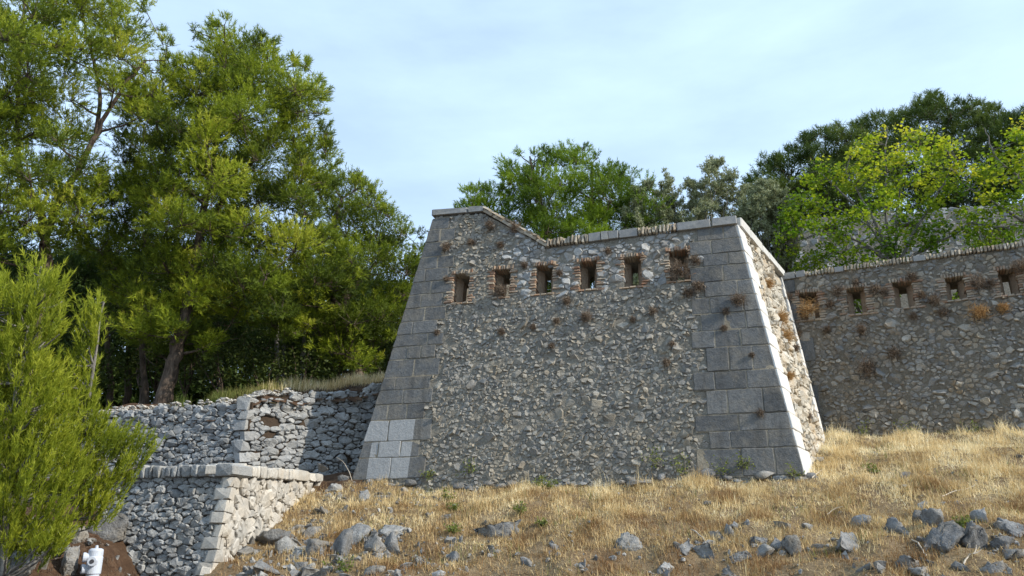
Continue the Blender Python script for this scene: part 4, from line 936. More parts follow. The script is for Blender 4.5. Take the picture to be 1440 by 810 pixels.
# behind the bastion
pine('pine_tree', 'bright green bushy pine rising right behind the bastion parapet', 'trees behind the walls',
     [(637, 290), (648, 268), (672, 262), (704, 264), (712, 228), (735, 196), (762, 216), (800, 208), (832, 206), (852, 236), (880, 228), (896, 246), (915, 252), (935, 300), (920, 430), (760, 440), (690, 400), (640, 330)], 26, at(800, 560, 26),
     [(path_at([(800, 570), (795, 450), (770, 330), (745, 220)], 26), 0.25, 0.03), (path_at([(795, 420), (830, 330), (832, 230)], 26), 0.12, 0.03), (path_at([(790, 400), (720, 330), (665, 290)], 26.3), 0.12, 0.03), (path_at([(800, 430), (870, 340), (890, 260)], 25.7), 0.12, 0.03)],
     140, 0.88, 165, 'backpine', 104, 2.5, tint=(0.1, 0.85), sub=8, lobe_shade=0.15)
for i, (poly, Y, nl, lab) in enumerate([
    ([(870, 430), (880, 300), (900, 262), (935, 246), (960, 262), (985, 240), (1008, 230), (1036, 248), (1056, 268), (1060, 330), (1030, 430)], 24.5, 105, 'grey green olive like bush with sparse top, centre of the parapet'),
    ([(1040, 330), (1050, 285), (1070, 262), (1092, 266), (1112, 290), (1118, 340), (1105, 385), (1070, 375)], 23.0, 75, 'grey olive like bush against the bastion flank coping')]):
    r = RS(160 + i); lob = crown_lobes(poly, Y, 1.2, 0.5, nl, r); b_ = at(np.mean([p[0] for p in poly]), 520, Y); T = empty('olive_bush', b_, lab, 'bush', 'trees behind the walls'); wood = Arr(); Cs = []
    for c, R in lob:
        st = b_ + (c - b_) * 0.25 + r.normal(0, 0.2, 3); wood.add(*branch(b_, st, r, 0.04, 0.03)); wood.add(*branch(st, c + (0, 0, R * .6), r, 0.03, 0.005, 8, 0.02))
        for _ in range(7):
            e = c + unit(r.normal(0, 1, 3) + (0, 0, 0.9)) * R * r.uniform(0.6, 1.7); wood.add(*branch(c, e, r, 0.008, 0.003, 4, 0.0, 3)); m = 55
            Cs.append(c + (e - c) * r.uniform(0.15, 1.0, (m, 1)) + r.normal(0, 0.045, (m, 3)))
    Cs = np.concatenate(Cs); D_ = unit(r.normal(0, 1, (len(Cs), 3)) + (0, 0, 1.0)); V, F, t = needles(Cs, D_, r, 4, 0.10, 0.024, 0.6, 0.03, r.uniform(0.2, 0.9, len(Cs)))
    wood.build('trunk', M['greybark'], T, smooth=True); mesh('crown', V, F, M['olive'], T, t)
for i, (poly, Y, nl, tr, lab) in enumerate([
    ([(1052, 262), (1060, 240), (1080, 222), (1105, 212), (1130, 190), (1170, 177), (1212, 175), (1240, 188), (1262, 240), (1255, 300), (1165, 312), (1110, 310), (1070, 290)], 33, 95, [(1195, 420), (1190, 300), (1175, 230)], 'dark umbrella pine left of the taller dome crown, above the bushes'),
    ([(1205, 190), (1218, 166), (1242, 158), (1290, 140), (1310, 130), (1350, 144), (1382, 144), (1420, 160), (1436, 192), (1436, 290), (1372, 310), (1290, 305), (1240, 255)], 35, 125, [(1330, 420), (1345, 300), (1330, 200)], 'tallest dark umbrella pine with a broad dome crown on the right'),
    ([(1424, 170), (1440, 140), (1490, 120), (1560, 160), (1560, 290), (1480, 300), (1430, 260)], 33, 45, [(1480, 430), (1470, 300), (1480, 200)], 'dark umbrella pine cut by the right edge of the photo')]):
    p = path_at(tr, Y)
    pine('umbrella_pine', lab, 'trees behind the walls', poly, Y, p[0], [(p, 0.3, 0.08)], nl, 1.05, 170, 'darkpine', 170 + i, 2.6, wd=0.030, ln=0.20, k=10, tint=(0.25, 0.9), br=0.05, sub=8, up=0.7, flat=0.6, lobe_shade=0.2)
# yellow green broadleaf trees
def broadleaf(label, base, limbs, poly, Y, seed, nl, nleaf, holes=()):
    r = RS(seed); T = empty('broadleaf_tree', base, label, 'tree', 'trees behind the walls'); wood = Arr(); NP, NR = [], []
    for L_, R0 in limbs:
        P = smooth_path(path_at(L_, Y), 16, r, 0.015); R_ = np.linspace(R0, 0.010, 16); wood.add(*tube(P, R_, 6)); NP += list(P[4:]); NR += list(R_[4:])
    NP, NR = np.array(NP), np.array(NR); Cs, Ts = [], []
    A = np.asarray(poly, float); top, bot = A[:, 1].min(), A[:, 1].max()
    for c, R in crown_lobes(poly, Y, 1.5, 0.42, nl, r, holes):
        i = int(np.argmin(np.linalg.norm(NP - c, axis=1) + 0.8 * np.maximum(NP[:, 2] - c[2], 0))); wood.add(*branch(NP[i], c, r, min(NR[i], 0.018), 0.005, 6, 0.02, 4))
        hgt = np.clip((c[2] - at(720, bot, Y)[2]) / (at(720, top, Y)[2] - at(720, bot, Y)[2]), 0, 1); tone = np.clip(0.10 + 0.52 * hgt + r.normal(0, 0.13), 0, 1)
        for _ in range(4):
            e = c + unit(r.normal(0, 1, 3)) * R * r.uniform(0.2, 0.9); m = int(nleaf * (R / 0.42) ** 2 / 4) + 3
            Cs.append(e + r.normal(0, 0.13, (m, 3)) * np.array([1, 1, 0.6])); Ts.append(np.clip(tone + r.normal(0, 0.1, m), 0, 1))
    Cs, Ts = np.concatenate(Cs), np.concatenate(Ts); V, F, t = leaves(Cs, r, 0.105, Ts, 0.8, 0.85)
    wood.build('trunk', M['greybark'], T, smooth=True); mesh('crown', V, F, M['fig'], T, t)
B6 = (1258, 376)
broadleaf('yellow green broadleaf tree with grey stems fanning out above the curtain wall', at(1258, 392, 21.5),
    [([B6, (1230, 310), (1205, 268), (1190, 240)], 0.06), ([B6, (1215, 305), (1175, 262), (1150, 240)], 0.05), ([B6, (1246, 300), (1246, 230), (1247, 178)], 0.05), ([B6, (1262, 300), (1268, 240), (1280, 185)], 0.04),
     ([B6, (1290, 320), (1320, 270), (1345, 222)], 0.05), ([B6, (1200, 335), (1150, 330), (1110, 345)], 0.05), ([B6, (1310, 345), (1350, 325), (1385, 300)], 0.05), ([B6, (1238, 330), (1190, 300), (1120, 275)], 0.04), ([B6, (1225, 350), (1180, 355), (1130, 372)], 0.04)],
    [(1092, 320), (1108, 282), (1122, 245), (1150, 225), (1190, 215), (1215, 200), (1238, 182), (1262, 172), (1290, 176), (1300, 196), (1326, 186), (1345, 212), (1362, 240), (1345, 268), (1325, 300), (1365, 320), (1320, 352), (1290, 368), (1200, 380), (1112, 384), (1098, 350)], 21.5, 181, 150, 70, [(1225, 225, 12), (1160, 290, 12), (1290, 290, 16), (1310, 255, 10), (1150, 350, 14), (1185, 285, 14), (1225, 280, 12), (1130, 345, 10)])
broadleaf('yellow green broadleaf tree reaching in from the right edge on long bare limbs', at(1500, 380, 20.5),
    [([(1500, 370), (1460, 325), (1420, 300), (1380, 275), (1350, 255)], 0.07), ([(1500, 370), (1450, 320), (1400, 318), (1350, 312)], 0.05), ([(1500, 360), (1440, 260), (1400, 220), (1385, 180)], 0.05), ([(1500, 350), (1470, 240), (1440, 170)], 0.05)],
    [(1342, 300), (1352, 258), (1368, 228), (1392, 212), (1418, 190), (1440, 165), (1500, 140), (1520, 340), (1440, 338), (1385, 345), (1350, 325)], 20.5, 182, 85, 66, [(1395, 300, 12), (1410, 265, 14), (1425, 320, 10), (1370, 290, 10)])
# low bushes in front of the forest and behind the curtain wall
for i, (x, y, Y, rx, lab) in enumerate([(265, 520, 23, 0.9, 'low dark bush just right of the leaning pine trunk'), (320, 515, 22.5, 1.1, 'wide green bush under the broad pine crown'), (372, 520, 23, 0.9, 'rounded bush between the pale slim trunks and the wall'), (425, 520, 23.5, 1.0, 'dark bush at the foot of the twisted pine'), (480, 520, 25, 1.0, 'bush nearest the bastion in the forest shade'), (540, 500, 27, 1.3, 'dense bush hidden behind the bastion corner'),
     (130, 520, 25, 1.3, 'dark bush beside the slim bare trunk at left'), (225, 500, 27, 1.4, 'dark bush directly behind the leaning pine trunk'), (300, 470, 29, 1.8, 'tall dark bush deep in the forest'), (1140, 375, 22, 0.7, 'green bush low at the joint of bastion and curtain wall'), (1385, 335, 22, 0.7, 'green bush under the right hand bare limbs'), (1215, 415, 22.5, 1.0, 'green bush behind the second curtain loophole'), (1330, 405, 22, 1.0, 'green bush behind the fourth curtain loophole'), (450, 470, 31, 2.0, 'dark bush mass behind the twisted pine limbs'), (40, 510, 26, 1.6, 'dark bush behind the young pine')]):
    r = RS(200 + i); c = at(x, y, Y); T = empty('bush', c - (0, 0, rx * 0.8), lab, 'bush', 'bushes at the forest edge'); n = int(1100 * rx * rx); o = unit(r.normal(0, 1, (n, 3))) * (r.uniform(0.2, 1, (n, 1)) ** 0.6) * np.array([rx, rx, rx * 0.8]); o *= (1 + 0.25 * np.sin(o[:, :1] * 5 / rx + i) * np.cos(o[:, 2:] * 6 / rx))
    V, F, t = leaves(c + o, r, 0.11, np.clip(r.normal(0.5, 0.2, n), 0, 1), 0.6, 0.6); w_ = Arr()
    for _ in range(8): w_.add(*branch(c - (0, 0, rx * 0.9), c + unit(r.normal(0, 1, 3) + (0, 0, .6)) * rx * 0.8, r, 0.03, 0.006, 6, 0.0))
    w_.build('stem', M['bark'], T); mesh('foliage', V, F, M['fig' if i in (9, 10, 11, 12) else 'shrub'], T, t if i not in (9, 10, 11, 12) else t * 0.5)

# ruined stone house behind the trees
RU = Plane(at(1290, 420, 29.0) * np.array([1, 1, 1]), np.array([0.97, -0.24, 0]), 0.0); RUB = empty('ruined_stone_house', RU.P0, 'roofless pale stone house behind the yellow green tree, dark window openings', 'building')
rv = lambda x, y: RU.uv(x, y)
RH = [hole_uv(RU, (1160, 1180, 316, 340)), hole_uv(RU, (1262, 1290, 312, 332)), hole_uv(RU, (1395, 1420, 318, 345))]
rt = rv(1290, 301)[1]; ul_, ur_ = rv(1090, 300)[0], rv(1560, 300)[0]; mid = rv(1215, 270)[0]
def ru_hole_core():
    g = Geo()
    xs = sorted([ul_, ur_] + [x for h in RH for x in h[:2]])
    for a, b in zip(xs[:-1], xs[1:]):
        h = [q for q in RH if abs(q[0] - a) < 1e-6 and abs(q[1] - b) < 1e-6]; tp = rt if a > mid - 1 else rv(1150, 306)[1]
        for v0, v1 in ([(-6, tp)] if not h else [(-6, h[0][2]), (h[0][3], tp)]):
            if v1 > v0: prism(g, [RU.p(a, v0), RU.p(b, v0), RU.p(b, v1), RU.p(a, v1)], -RU.N * 0.6)
    g.build('wall', M['mortar'], RUB)
ru_hole_core()
g = Geo(); prism(g, [RU.p(q[0], q[1], -1.4) for q in ((ul_, -6), (ur_, -6), (ur_, rt + 0.6), (ul_, rt + 0.6))], -RU.N * 0.5); g.build('back_wall', M['mortar'], RUB)
cells = pack((ul_, ur_, rv(1290, 400)[1], rt), lambda u, v: v < (rt if u > mid - 1 else rv(1150, 306)[1]) and not in_hole(RH, u, v, 0.03, 0.03), [(0.20, 0.2), (0.13, 0.35), (0.085, 0.4)], 45, 1.3)
lay(cells, RU, RUB, M['drystone'], 46, (-0.03, 0.02), 0.1, (0.005, 0.015), 0.25, 0.2, 0.2, 0, jit=0.1, rest='wall_stones', cham=False)

# ------------------------------------------------------------------ rocks on the slope
def craggy(V, r):
    """bedding ridges, clefts and pitting"""
    k = nrm(r.normal(0, 1, 3)); wv = 0.25 * np.sin(V @ r.normal(0, 2.2, 3) + r.uniform(0, 6)) + 0.12 * np.sin(V @ r.normal(0, 5, 3))
    s = (V @ k + wv) * r.uniform(2.0, 3.6); saw = np.abs(s - np.floor(s) - 0.5) * 2
    cleft = np.exp(-((s - np.round(s)) / 0.10) ** 2)
    pit = np.sin(V @ r.normal(0, 11, (3, 6)) + r.uniform(0, 6, 6)).sum(1) / 6
    return V * (1 + 0.11 * saw - 0.20 * cleft + 0.10 * pit + r.normal(0, 0.012, len(V)))[:, None]
ROCKS = [  # pixel centre, width, height (photo), depth push, seed, tint, label
 (702, 739, 62, 32, 11, .30, 'broad smooth grey boulder alone in the grass below the bastion middle'),
 (893, 760, 42, 42, 12, .55, 'pale fissured rock standing alone below the right loopholes'),
 (1336, 750, 46, 44, 13, .18, 'left half of the dark split boulder at lower right'),
 (1378, 750, 44, 46, 14, .22, 'right half of the dark split boulder at lower right'),
 (1386, 724, 26, 22, 15, .70, 'striped pale rock leaning on top of the dark split boulder'),
 (1428, 737, 34, 40, 16, .45, 'tall grey rock at the right edge above another'),
 (1432, 772, 40, 26, 17, .30, 'dark rock at the right edge under the tall grey one'),
 (1410, 757, 26, 22, 18, .15, 'small dark rock between split boulder and right edge'),
 (1315, 728, 24, 30, 19, .50, 'upright dark rock with pale tip left of the split boulder'),
 (1294, 727, 16, 24, 20, .45, 'narrow upright rock, second left of the split boulder'),
 (1266, 737, 20, 28, 21, .42, 'upright oval rock with bare grass around, left of the narrow one'),
 (1303, 757, 22, 16, 22, .25, 'flat dark rock lying against the split boulder foot'),
 (1196, 760, 38, 34, 23, .48, 'blue grey cube shaped boulder at lower right'),
 (1218, 730, 28, 18, 24, .55, 'low grey rock with pointed top above the cube shaped boulder'),
 (1120, 762, 34, 34, 25, .28, 'dark lumpy rock with ridge, middle of the right rock row'),
 (1098, 760, 26, 26, 26, .33, 'dark low rock joined left of the lumpy one'),
 (1066, 756, 32, 20, 27, .38, 'wide jagged rock in the middle of the right rock row'),
 (1044, 776, 34, 26, 28, .52, 'pale edged rock at the lower side of the right rock row'),
 (1076, 774, 28, 24, 29, .60, 'pale flaky rock next to the pale edged one'),
 (1027, 745, 18, 30, 30, .50, 'pointed upright rock with white tip in the right rock row'),
 (1009, 752, 18, 16, 31, .50, 'small round rock left of the pointed upright one'),
 (996, 768, 34, 30, 32, .40, 'grey rock half hidden in straw left of the right rock row'),
 (963, 766, 22, 30, 33, .48, 'leftmost rock of the right rock row'),
 (934, 798, 22, 18, 34, .45, 'black and white rock at the bottom edge near the middle'),
 (1030, 804, 20, 18, 35, .50, 'rock at the bottom edge under the right rock row'),
 (1223, 795, 26, 14, 36, .30, 'flat topped dark rock low below the cube shaped boulder'),
 (1284, 790, 30, 26, 37, .45, 'grey slanted rock at the bottom right'),
 (1300, 803, 36, 16, 38, .58, 'pale slanted slab lowest at the bottom right'),
 (1273, 667, 36, 16, 39, .40, 'grey slab showing in the straw below the curtain wall'),
 (1140, 668, 22, 12, 40, .20, 'dark rock at the foot of the sunlit flank edge'),
 (780, 768, 14, 16, 41, .55, 'small pale rock with lit edge right below the broad boulder'),
 (690, 771, 12, 16, 42, .30, 'small dark upright rock below the broad smooth boulder'),
 (631, 758, 20, 14, 43, .60, 'small pale green flat rock left below the broad boulder'),
 (744, 790, 16, 12, 44, .45, 'small grey rock near the bottom middle'),
 (816, 794, 16, 14, 45, .42, 'small grey rock near the bottom right of middle'),
 (640, 782, 30, 22, 46, .30, 'dark brown rock low left of middle in red grass'),
 (540, 692, 30, 28, 47, .48, 'flat leaning rock right below the pale corner'),
 (512, 696, 22, 26, 48, .62, 'pale leaning rock beside the flat leaning one'),
 (560, 704, 18, 14, 49, .35, 'grey rock under the two leaning ones'),
 (560, 742, 40, 26, 50, .72, 'low pale weathered rock in the middle of the left outcrop'),
 (548, 764, 22, 34, 51, .42, 'upright ribbed rock with dark cleft in the left outcrop'),
 (528, 760, 26, 34, 52, .50, 'grey upright slab next to the ribbed rock'),
 (498, 752, 34, 30, 53, .60, 'pale broken rock face of the left outcrop'),
 (475, 765, 24, 40, 54, .30, 'dark slab standing edge on in the left outcrop'),
 (440, 740, 28, 36, 55, .40, 'leaning blue grey slab highest in the left outcrop'),
 (436, 772, 26, 28, 56, .32, 'dark squat rock below the leaning blue grey slab'),
 (380, 756, 54, 24, 57, .42, 'long slanting slab nearest the lower dry stone wall'),
 (394, 768, 26, 26, 58, .70, 'pale triangular rock against the long slanting slab'),
 (414, 776, 12, 20, 59, .80, 'white upright splinter beside the pale triangular rock'),
 (353, 752, 26, 16, 60, .60, 'light rock above the long slanting slab end'),
 (340, 776, 20, 14, 61, .55, 'small pale rock close to the lower wall foot'),
 (372, 800, 28, 22, 62, .42, 'square grey rock at the bottom edge beside a second one'),
 (354, 803, 18, 16, 63, .35, 'narrow grey rock at the bottom edge left of the square one'),
 (428, 800, 28, 24, 64, .36, 'dark cracked rock at the bottom edge'),
 (456, 803, 24, 16, 65, .55, 'pale low rock at the bottom edge beside the cracked one'),
 (478, 786, 18, 18, 66, .45, 'grey faceted rock under the standing dark slab'),
 (525, 803, 28, 14, 67, .50, 'grey rock at the bottom edge under the left outcrop'),
 (452, 716, 14, 16, 68, .30, 'dark rock in straw above the leaning blue grey slab'),
 (418, 740, 14, 12, 69, .75, 'small white rock left of the leaning blue grey slab'),
 (590, 790, 20, 14, 70, .55, 'pale flat stone low in the red grass left of middle'),
 (1405, 797, 30, 18, 71, .48, 'pale flaky rock at the bottom right corner'),
 (660, 684, 34, 14, 72, .40, 'rock at the wall foot under the second loophole'),
 (905, 678, 44, 14, 73, .38, 'wide rock at the wall foot left of the right corner stones'),
 (470, 683, 26, 18, 74, .75, 'white rock at the end of the lower wall coping'),
 (435, 672, 36, 16, 75, .82, 'pale flat slab closing the lower wall coping'),
 (447, 660, 22, 12, 76, .85, 'white pointed stone on the end of the lower wall'),
]
def hill_hit(px, py):
    d = ray(px, py); t = 9.0
    for _ in range(60):
        P = d * t; f = P[2] - float(h_hill(P[0], P[1])); t += f * -1.6 / (0.35 * d[1] - d[2] + 1e-6) * -0.45 if False else 0
        break
    ts = np.linspace(7, 24, 700); P = d[None] * ts[:, None]; f = P[:, 2] - h_hill(P[:, 0], P[:, 1]); i = np.argmax(f < 0)
    return P[i]
for (x, y, w_, h_, sd, tn, lab) in ROCKS:
    r = RS(sd); P = hill_hit(x, y + h_ * 0.42); mpp = np.linalg.norm(P) / FOC; V, F = rough_rock(300 + sd, 14, 4 if w_ > 30 else 3, 0.05)
    V = craggy(V, r)
    k_ = 1.22 if x < 620 and y > 705 else 1.0; sx, sz = w_ * mpp * 0.56 * k_, h_ * mpp * 0.62 * k_; sy = (sx + sz) * 0.5; a = r.uniform(-0.4, 0.4)
    V = V * np.array([sx, sy, sz]); c, s = math.cos(a), math.sin(a); V = np.stack([V[:, 0] * c - V[:, 1] * s, V[:, 0] * s + V[:, 1] * c, V[:, 2]], 1)
    o_ = P + np.array([0, sy * 0.45, sz * 0.10])
    o = mesh('rock', V + o_, F, M['rock'], None, tn, origin=o_); tag(o, lab, 'rock', 'rocks lying on the dry slope')
# the rock ledges and boulders by the hydrant and in the corner behind the wall end
def low_hit(px, py, fn):
    d = ray(px, py); ts = np.linspace(7, 24, 700); P = d[None] * ts[:, None]; f = P[:, 2] - fn(P[:, 0], P[:, 1]); i = int(np.argmax(f < 0)); return P[i]
for (x, y, w_, h_, sd, tn, lab, fn) in [(150, 740, 56, 40, 81, .35, 'grey boulder in shade behind the white hydrant', h_low), (60, 762, 70, 36, 82, .35, 'layered grey ledge under the young pine', h_low), (22, 790, 60, 40, 83, .30, 'grey ledge in the bottom left corner', h_low), (92, 790, 22, 34, 84, .65, 'pale long stone on red earth left of the hydrant', h_low), (100, 750, 34, 22, 85, .5, 'light grey stone above the pale long one', h_low),
      (487, 651, 30, 22, 86, .20, 'dark boulder in the corner between upper wall and bastion', h_terrace), (450, 655, 18, 10, 87, .45, 'blue grey stone on the red earth in the wall corner', h_terrace), (483, 672, 18, 10, 88, .25, 'dark stone right at the bastion foot', h_terrace)]:
    r = RS(sd); P = low_hit(x, y + h_ * 0.4, fn); mpp = np.linalg.norm(P) / FOC; V, F = rough_rock(300 + sd, 12, 4, 0.05); V = craggy(V, r); sx, sz = w_ * mpp * 0.55, h_ * mpp * 0.62; V = V * np.array([sx, (sx + sz) * .5, sz]); o_ = P + np.array([0, sx * 0.3, sz * 0.35])
    o = mesh('rock', V + o_, F, M['rock'], None, tn, origin=o_); tag(o, lab, 'rock', 'rocks beside the retaining walls')
# scattered small stones nobody would count
rs_ = RS(333); g = Geo()
for i in range(850):
    if i < 700: x = rs_.uniform(-4.2, -0.6) if i < 500 else rs_.uniform(-4.2, 9.5); y = rs_.uniform(10.2, 17.5)
    else: x = rs_.uniform(-4.2, 9.5); y = rs_.uniform(10.0, 12.8)
    d = (x - PB[0]) * FBK[0] + (y - PB[1]) * FBK[1]
    if d > -0.1 and x < 6: continue
    sz = rs_.choice([0.022, 0.035, 0.055, 0.085], p=[.5, .34, .13, .03]); V, F = rough_rock(360 + i % 12, 7, 1)
    g.add(V * sz * rs_.uniform(0.7, 1.4, 3) + np.array([x, y, float(h_hill(x, y)) + sz * 0.3]), F, float(rs_.uniform(0.2, 1)))
for (x, y, w_, h_, sd, tn, lab) in ROCKS:
    if y < 735: continue
    for q in range(9 if x < 620 else 4):
        P = hill_hit(x + rs_.normal(0, w_ * 0.6), y + h_ * 0.3 + rs_.normal(0, h_ * 0.35)); sz = rs_.uniform(0.025, 0.085)
        V, F = rough_rock(380 + (sd * 7 + q) % 15, 9, 1); g.add(V * sz * rs_.uniform(0.5, 1.5, 3) + P + np.array([0, 0.03, sz * 0.2]), F, float(rs_.uniform(0.1, 0.9)))
tag(g.build('scattered_stones', M['rock']), kind='stuff')

# ------------------------------------------------------------------ grass
def blades(name, X, Y, Z, H, Wd, lean, r, tint, mat, bias=(0, 0)):
    n = len(X); a = r.uniform(0, 2 * np.pi, n); l = np.abs(r.normal(0, lean, n)); D = np.stack([np.cos(a) * l + bias[0], np.sin(a) * l + bias[1], np.ones(n)], 1); D = unit(D)
    b = np.stack([X, Y, Z], 1); w = unit(np.stack([-np.sin(a + r.normal(0, 1, n)), np.cos(a), np.zeros(n)], 1)) * (Wd * 0.5)[:, None]
    m = b + D * (H * 0.55)[:, None]; D2 = unit(D + np.stack([np.cos(a) * l, np.sin(a) * l, -0.6 * l], 1)); tip = m + D2 * (H * 0.5)[:, None]
    V = np.stack([b - w, b + w, m + w * 0.8, m - w * 0.8, tip], 1).reshape(-1, 3); i = np.arange(n)[:, None] * 5
    F = np.concatenate([i + np.array(q) for q in ((0, 1, 2), (0, 2, 3), (3, 2, 4))], 1).reshape(-1, 3)
    return tag(mesh(name, V, F, M[mat], None, np.repeat(np.clip(tint, 0, 1), 5)), kind='stuff')
rg = RS(444); cl1, cl2 = Waves(11, 1.1), Waves(12, 0.45)
n = 340000; x = rg.uniform(-4.4, 12.5, n); y = rg.uniform(9.0, 19.2, n)
d = (x - PB[0]) * FBK[0] + (y - PB[1]) * FBK[1]
den = np.clip(0.62 + 0.30 * cl1(x, y) + 0.24 * cl2(x, y), 0.04, 1) * np.clip(1.25 + d * 0.11, 0.55, 1.0) * np.where((x < -0.8), np.clip(0.55 + 0.12 * (x + 4), 0.4, 1), 1.0)
ok = (rg.rand(n) < den) & (np.abs(x / y) < 0.72) & ~((d > -0.06) & (x < PB[0] + 0.05 + d * 0.45)) & (x > -4.3)
x, y, d = x[ok], y[ok], d[ok]; n = len(x)
cl3 = Waves(15, 0.75); H = (0.035 + 0.125 * rg.rand(n) ** 1.5) * np.clip(0.95 + 0.38 * cl1(x, y) + 0.30 * cl3(x, y), 0.3, 2.0) * np.clip(1.2 + 0.07 * d, 0.6, 1.3)
tall = rg.rand(n) < 0.025; H[tall] *= 2.0
blades('dry_grass', x, y, h_hill(x, y) - 0.01, H, 0.0055 + 0.004 * rg.rand(n), 0.85, rg, np.clip(0.56 + 0.075 * d + 0.45 * (rg.rand(n) - 0.5) + 0.14 * cl1(x + 30, y) + 0.10 * cl3(x, y + 9), 0, 1), 'straw')
n = 150000; x = rg.uniform(-4.3, 12.5, n); y = rg.uniform(9.0, 19.2, n); d = (x - PB[0]) * FBK[0] + (y - PB[1]) * FBK[1]
ok = (rg.rand(n) < np.clip(0.75 + 0.25 * cl2(x + 5, y), 0.2, 1) * np.clip(1.2 + d * 0.10, 0.5, 1)) & (np.abs(x / y) < 0.72) & ~((d > -0.04) & (x < PB[0] + 0.05 + d * 0.45)); x, y, d = x[ok], y[ok], d[ok]; n = len(x)
blades('matted_dry_grass', x, y, h_hill(x, y) + 0.005, 0.05 + 0.07 * rg.rand(n), 0.006 + 0.004 * rg.rand(n), 2.2, rg, np.clip(0.62 + 0.07 * d + 0.5 * (rg.rand(n) - 0.5) + 0.12 * cl1(x + 30, y), 0, 1), 'straw')
# green blades among the straw
n = 9000; x = rg.uniform(-3.5, 10.5, n); y = rg.uniform(10, 18.8, n); d = (x - PB[0]) * FBK[0] + (y - PB[1]) * FBK[1]; gm = Waves(13, 1.6)(x, y)
ok = (gm > 0.75) & (np.abs(x / y) < 0.72) & ~((d > -0.06) & (x < PB[0] + 0.05 + d * 0.45)); x, y = x[ok], y[ok]; n = len(x)
blades('green_grass', x, y, h_hill(x, y), 0.08 + 0.14 * rg.rand(n), np.full(n, 0.007), 0.5, rg, rg.uniform(0.2, 0.9, n), 'greengrass')
# long grass along the forest edge
n = 16000; x = rg.uniform(-8.5, -1.8, n); b_ = 18.1 + np.clip(-5.96 - x, 0, 9) * 0.29 + np.clip(x + 5.96, 0, 9) * 0.7; y = b_ + 1.0 + np.abs(rg.normal(0, 0.7, n)); cm = Waves(14, 1.5)(x, y)
dn = np.clip(0.35 + 0.35 * cm + np.clip((x + 6.5) * 0.25, -0.3, 0.6), 0, 1); ok = rg.rand(n) < dn; x, y = x[ok], y[ok]; n = len(x)
gl = x > -5.6 + 0.4 * cm[ok] + rg.normal(0, 0.6, n)
blades('golden_edge_grass', x[gl], y[gl], h_forest(x[gl], y[gl]), 0.12 + 0.32 * rg.rand(gl.sum()), np.full(gl.sum(), 0.010), 0.32, rg, rg.uniform(0.3, 0.95, gl.sum()), 'straw')  # golden blades; bright straw colour also stands in for sun here
x, y = x[~gl], y[~gl]; n = len(x)
blades('forest_edge_grass', x, y, h_forest(x, y), 0.12 + 0.30 * rg.rand(n), np.full(n, 0.010), 0.32, rg, np.clip(0.66 + 0.22 * (x + 6.5) + 0.35 * (rg.rand(n) - 0.5), 0, 1), 'greengrass')
# needle litter and twigs on the bank
n = 5000; x = rg.uniform(-9, -2.8, n); b_ = 18.0 + np.clip(-5.96 - x, 0, 9) * 0.29 + np.clip(x + 5.96, 0, 9) * 0.7; y = b_ + rg.uniform(-0.05, 1.6, n)
blades('pine_litter', x, y, h_forest(x, y) + 0.05, 0.05 + 0.08 * rg.rand(n), np.full(n, 0.012), 2.5, rg, rg.uniform(0, 0.3, n), 'tuft')

n = 9000; x = rg.uniform(-9, -4.5, n); y = rg.uniform(9.3, 13.5, n); ok = (y < 12.6 + (x + 4.4) * -0.29) & (cl1(x, y) > -0.5); x, y = x[ok], y[ok]; n = len(x)
blades('slope_litter', x, y, h_low(x, y), 0.04 + 0.09 * rg.rand(n), np.full(n, 0.009), 2.0, rg, rg.uniform(0, 0.6, n), 'tuft')
g = Geo()
for i in range(160):
    x, y = rs_.uniform(-8, -5.0), rs_.uniform(9.5, 13.0)
    if y > 12.5 + (x + 4.4) * -0.29: continue
    sz = rs_.uniform(0.02, 0.08); V, F = rough_rock(360 + i % 12, 7, 1); g.add(V * sz * rs_.uniform(0.6, 1.5, 3) + np.array([x, y, float(h_low(x, y)) + sz * 0.3]), F, float(rs_.uniform(0.2, .9)))
tag(g.build('slope_stones', M['rock']), kind='stuff')

# ------------------------------------------------------------------ dry tufts growing from the walls
def dry_tuft(wall, x, y, size, label, mat, seed, group):
    r = RS(seed); u, v = wall.uv(x, y); P = wall.p(u, v, 0.0); mpp = np.linalg.norm(P) / FOC; R = size * mpp * 0.62; hang = r.uniform(-0.5, 0.35); sq = r.uniform(0.55, 1.3, 3)
    n = int(240 + 130 * size / 10); d = unit(wall.N * 0.95 + np.array([0, 0, 0.05]) + r.normal(0, 0.75, (n, 3)) * sq)
    L_ = R * r.uniform(0.25, 1.05, n) ** 1.0; b = P + r.normal(0, 0.30 * R, (n, 3)); m = b + d * (L_ * 0.6)[:, None]; e = m + unit(d + r.normal(0, 0.35, (n, 3)) + (0, 0, hang)) * (L_ * 0.5)[:, None]
    w = unit(np.cross(d, r.normal(0, 1, (n, 3)))) * 0.0034
    V = np.stack([b - w, b + w, m + w, m - w, e], 1).reshape(-1, 3); i = np.arange(n)[:, None] * 5; F = np.concatenate([i + np.array(q) for q in ((0, 1, 2), (0, 2, 3), (3, 2, 4))], 1).reshape(-1, 3)
    o = mesh('dry_tuft', V, F, M[mat], None, np.repeat(r.uniform(0.1, 1, n), 5), origin=P); tag(o, label, 'plant', group)
FT = 'dry tufts growing on the bastion front'; ST_ = 'dry tufts growing on the sunlit flank'; CT_ = 'dry tufts growing on the curtain wall'
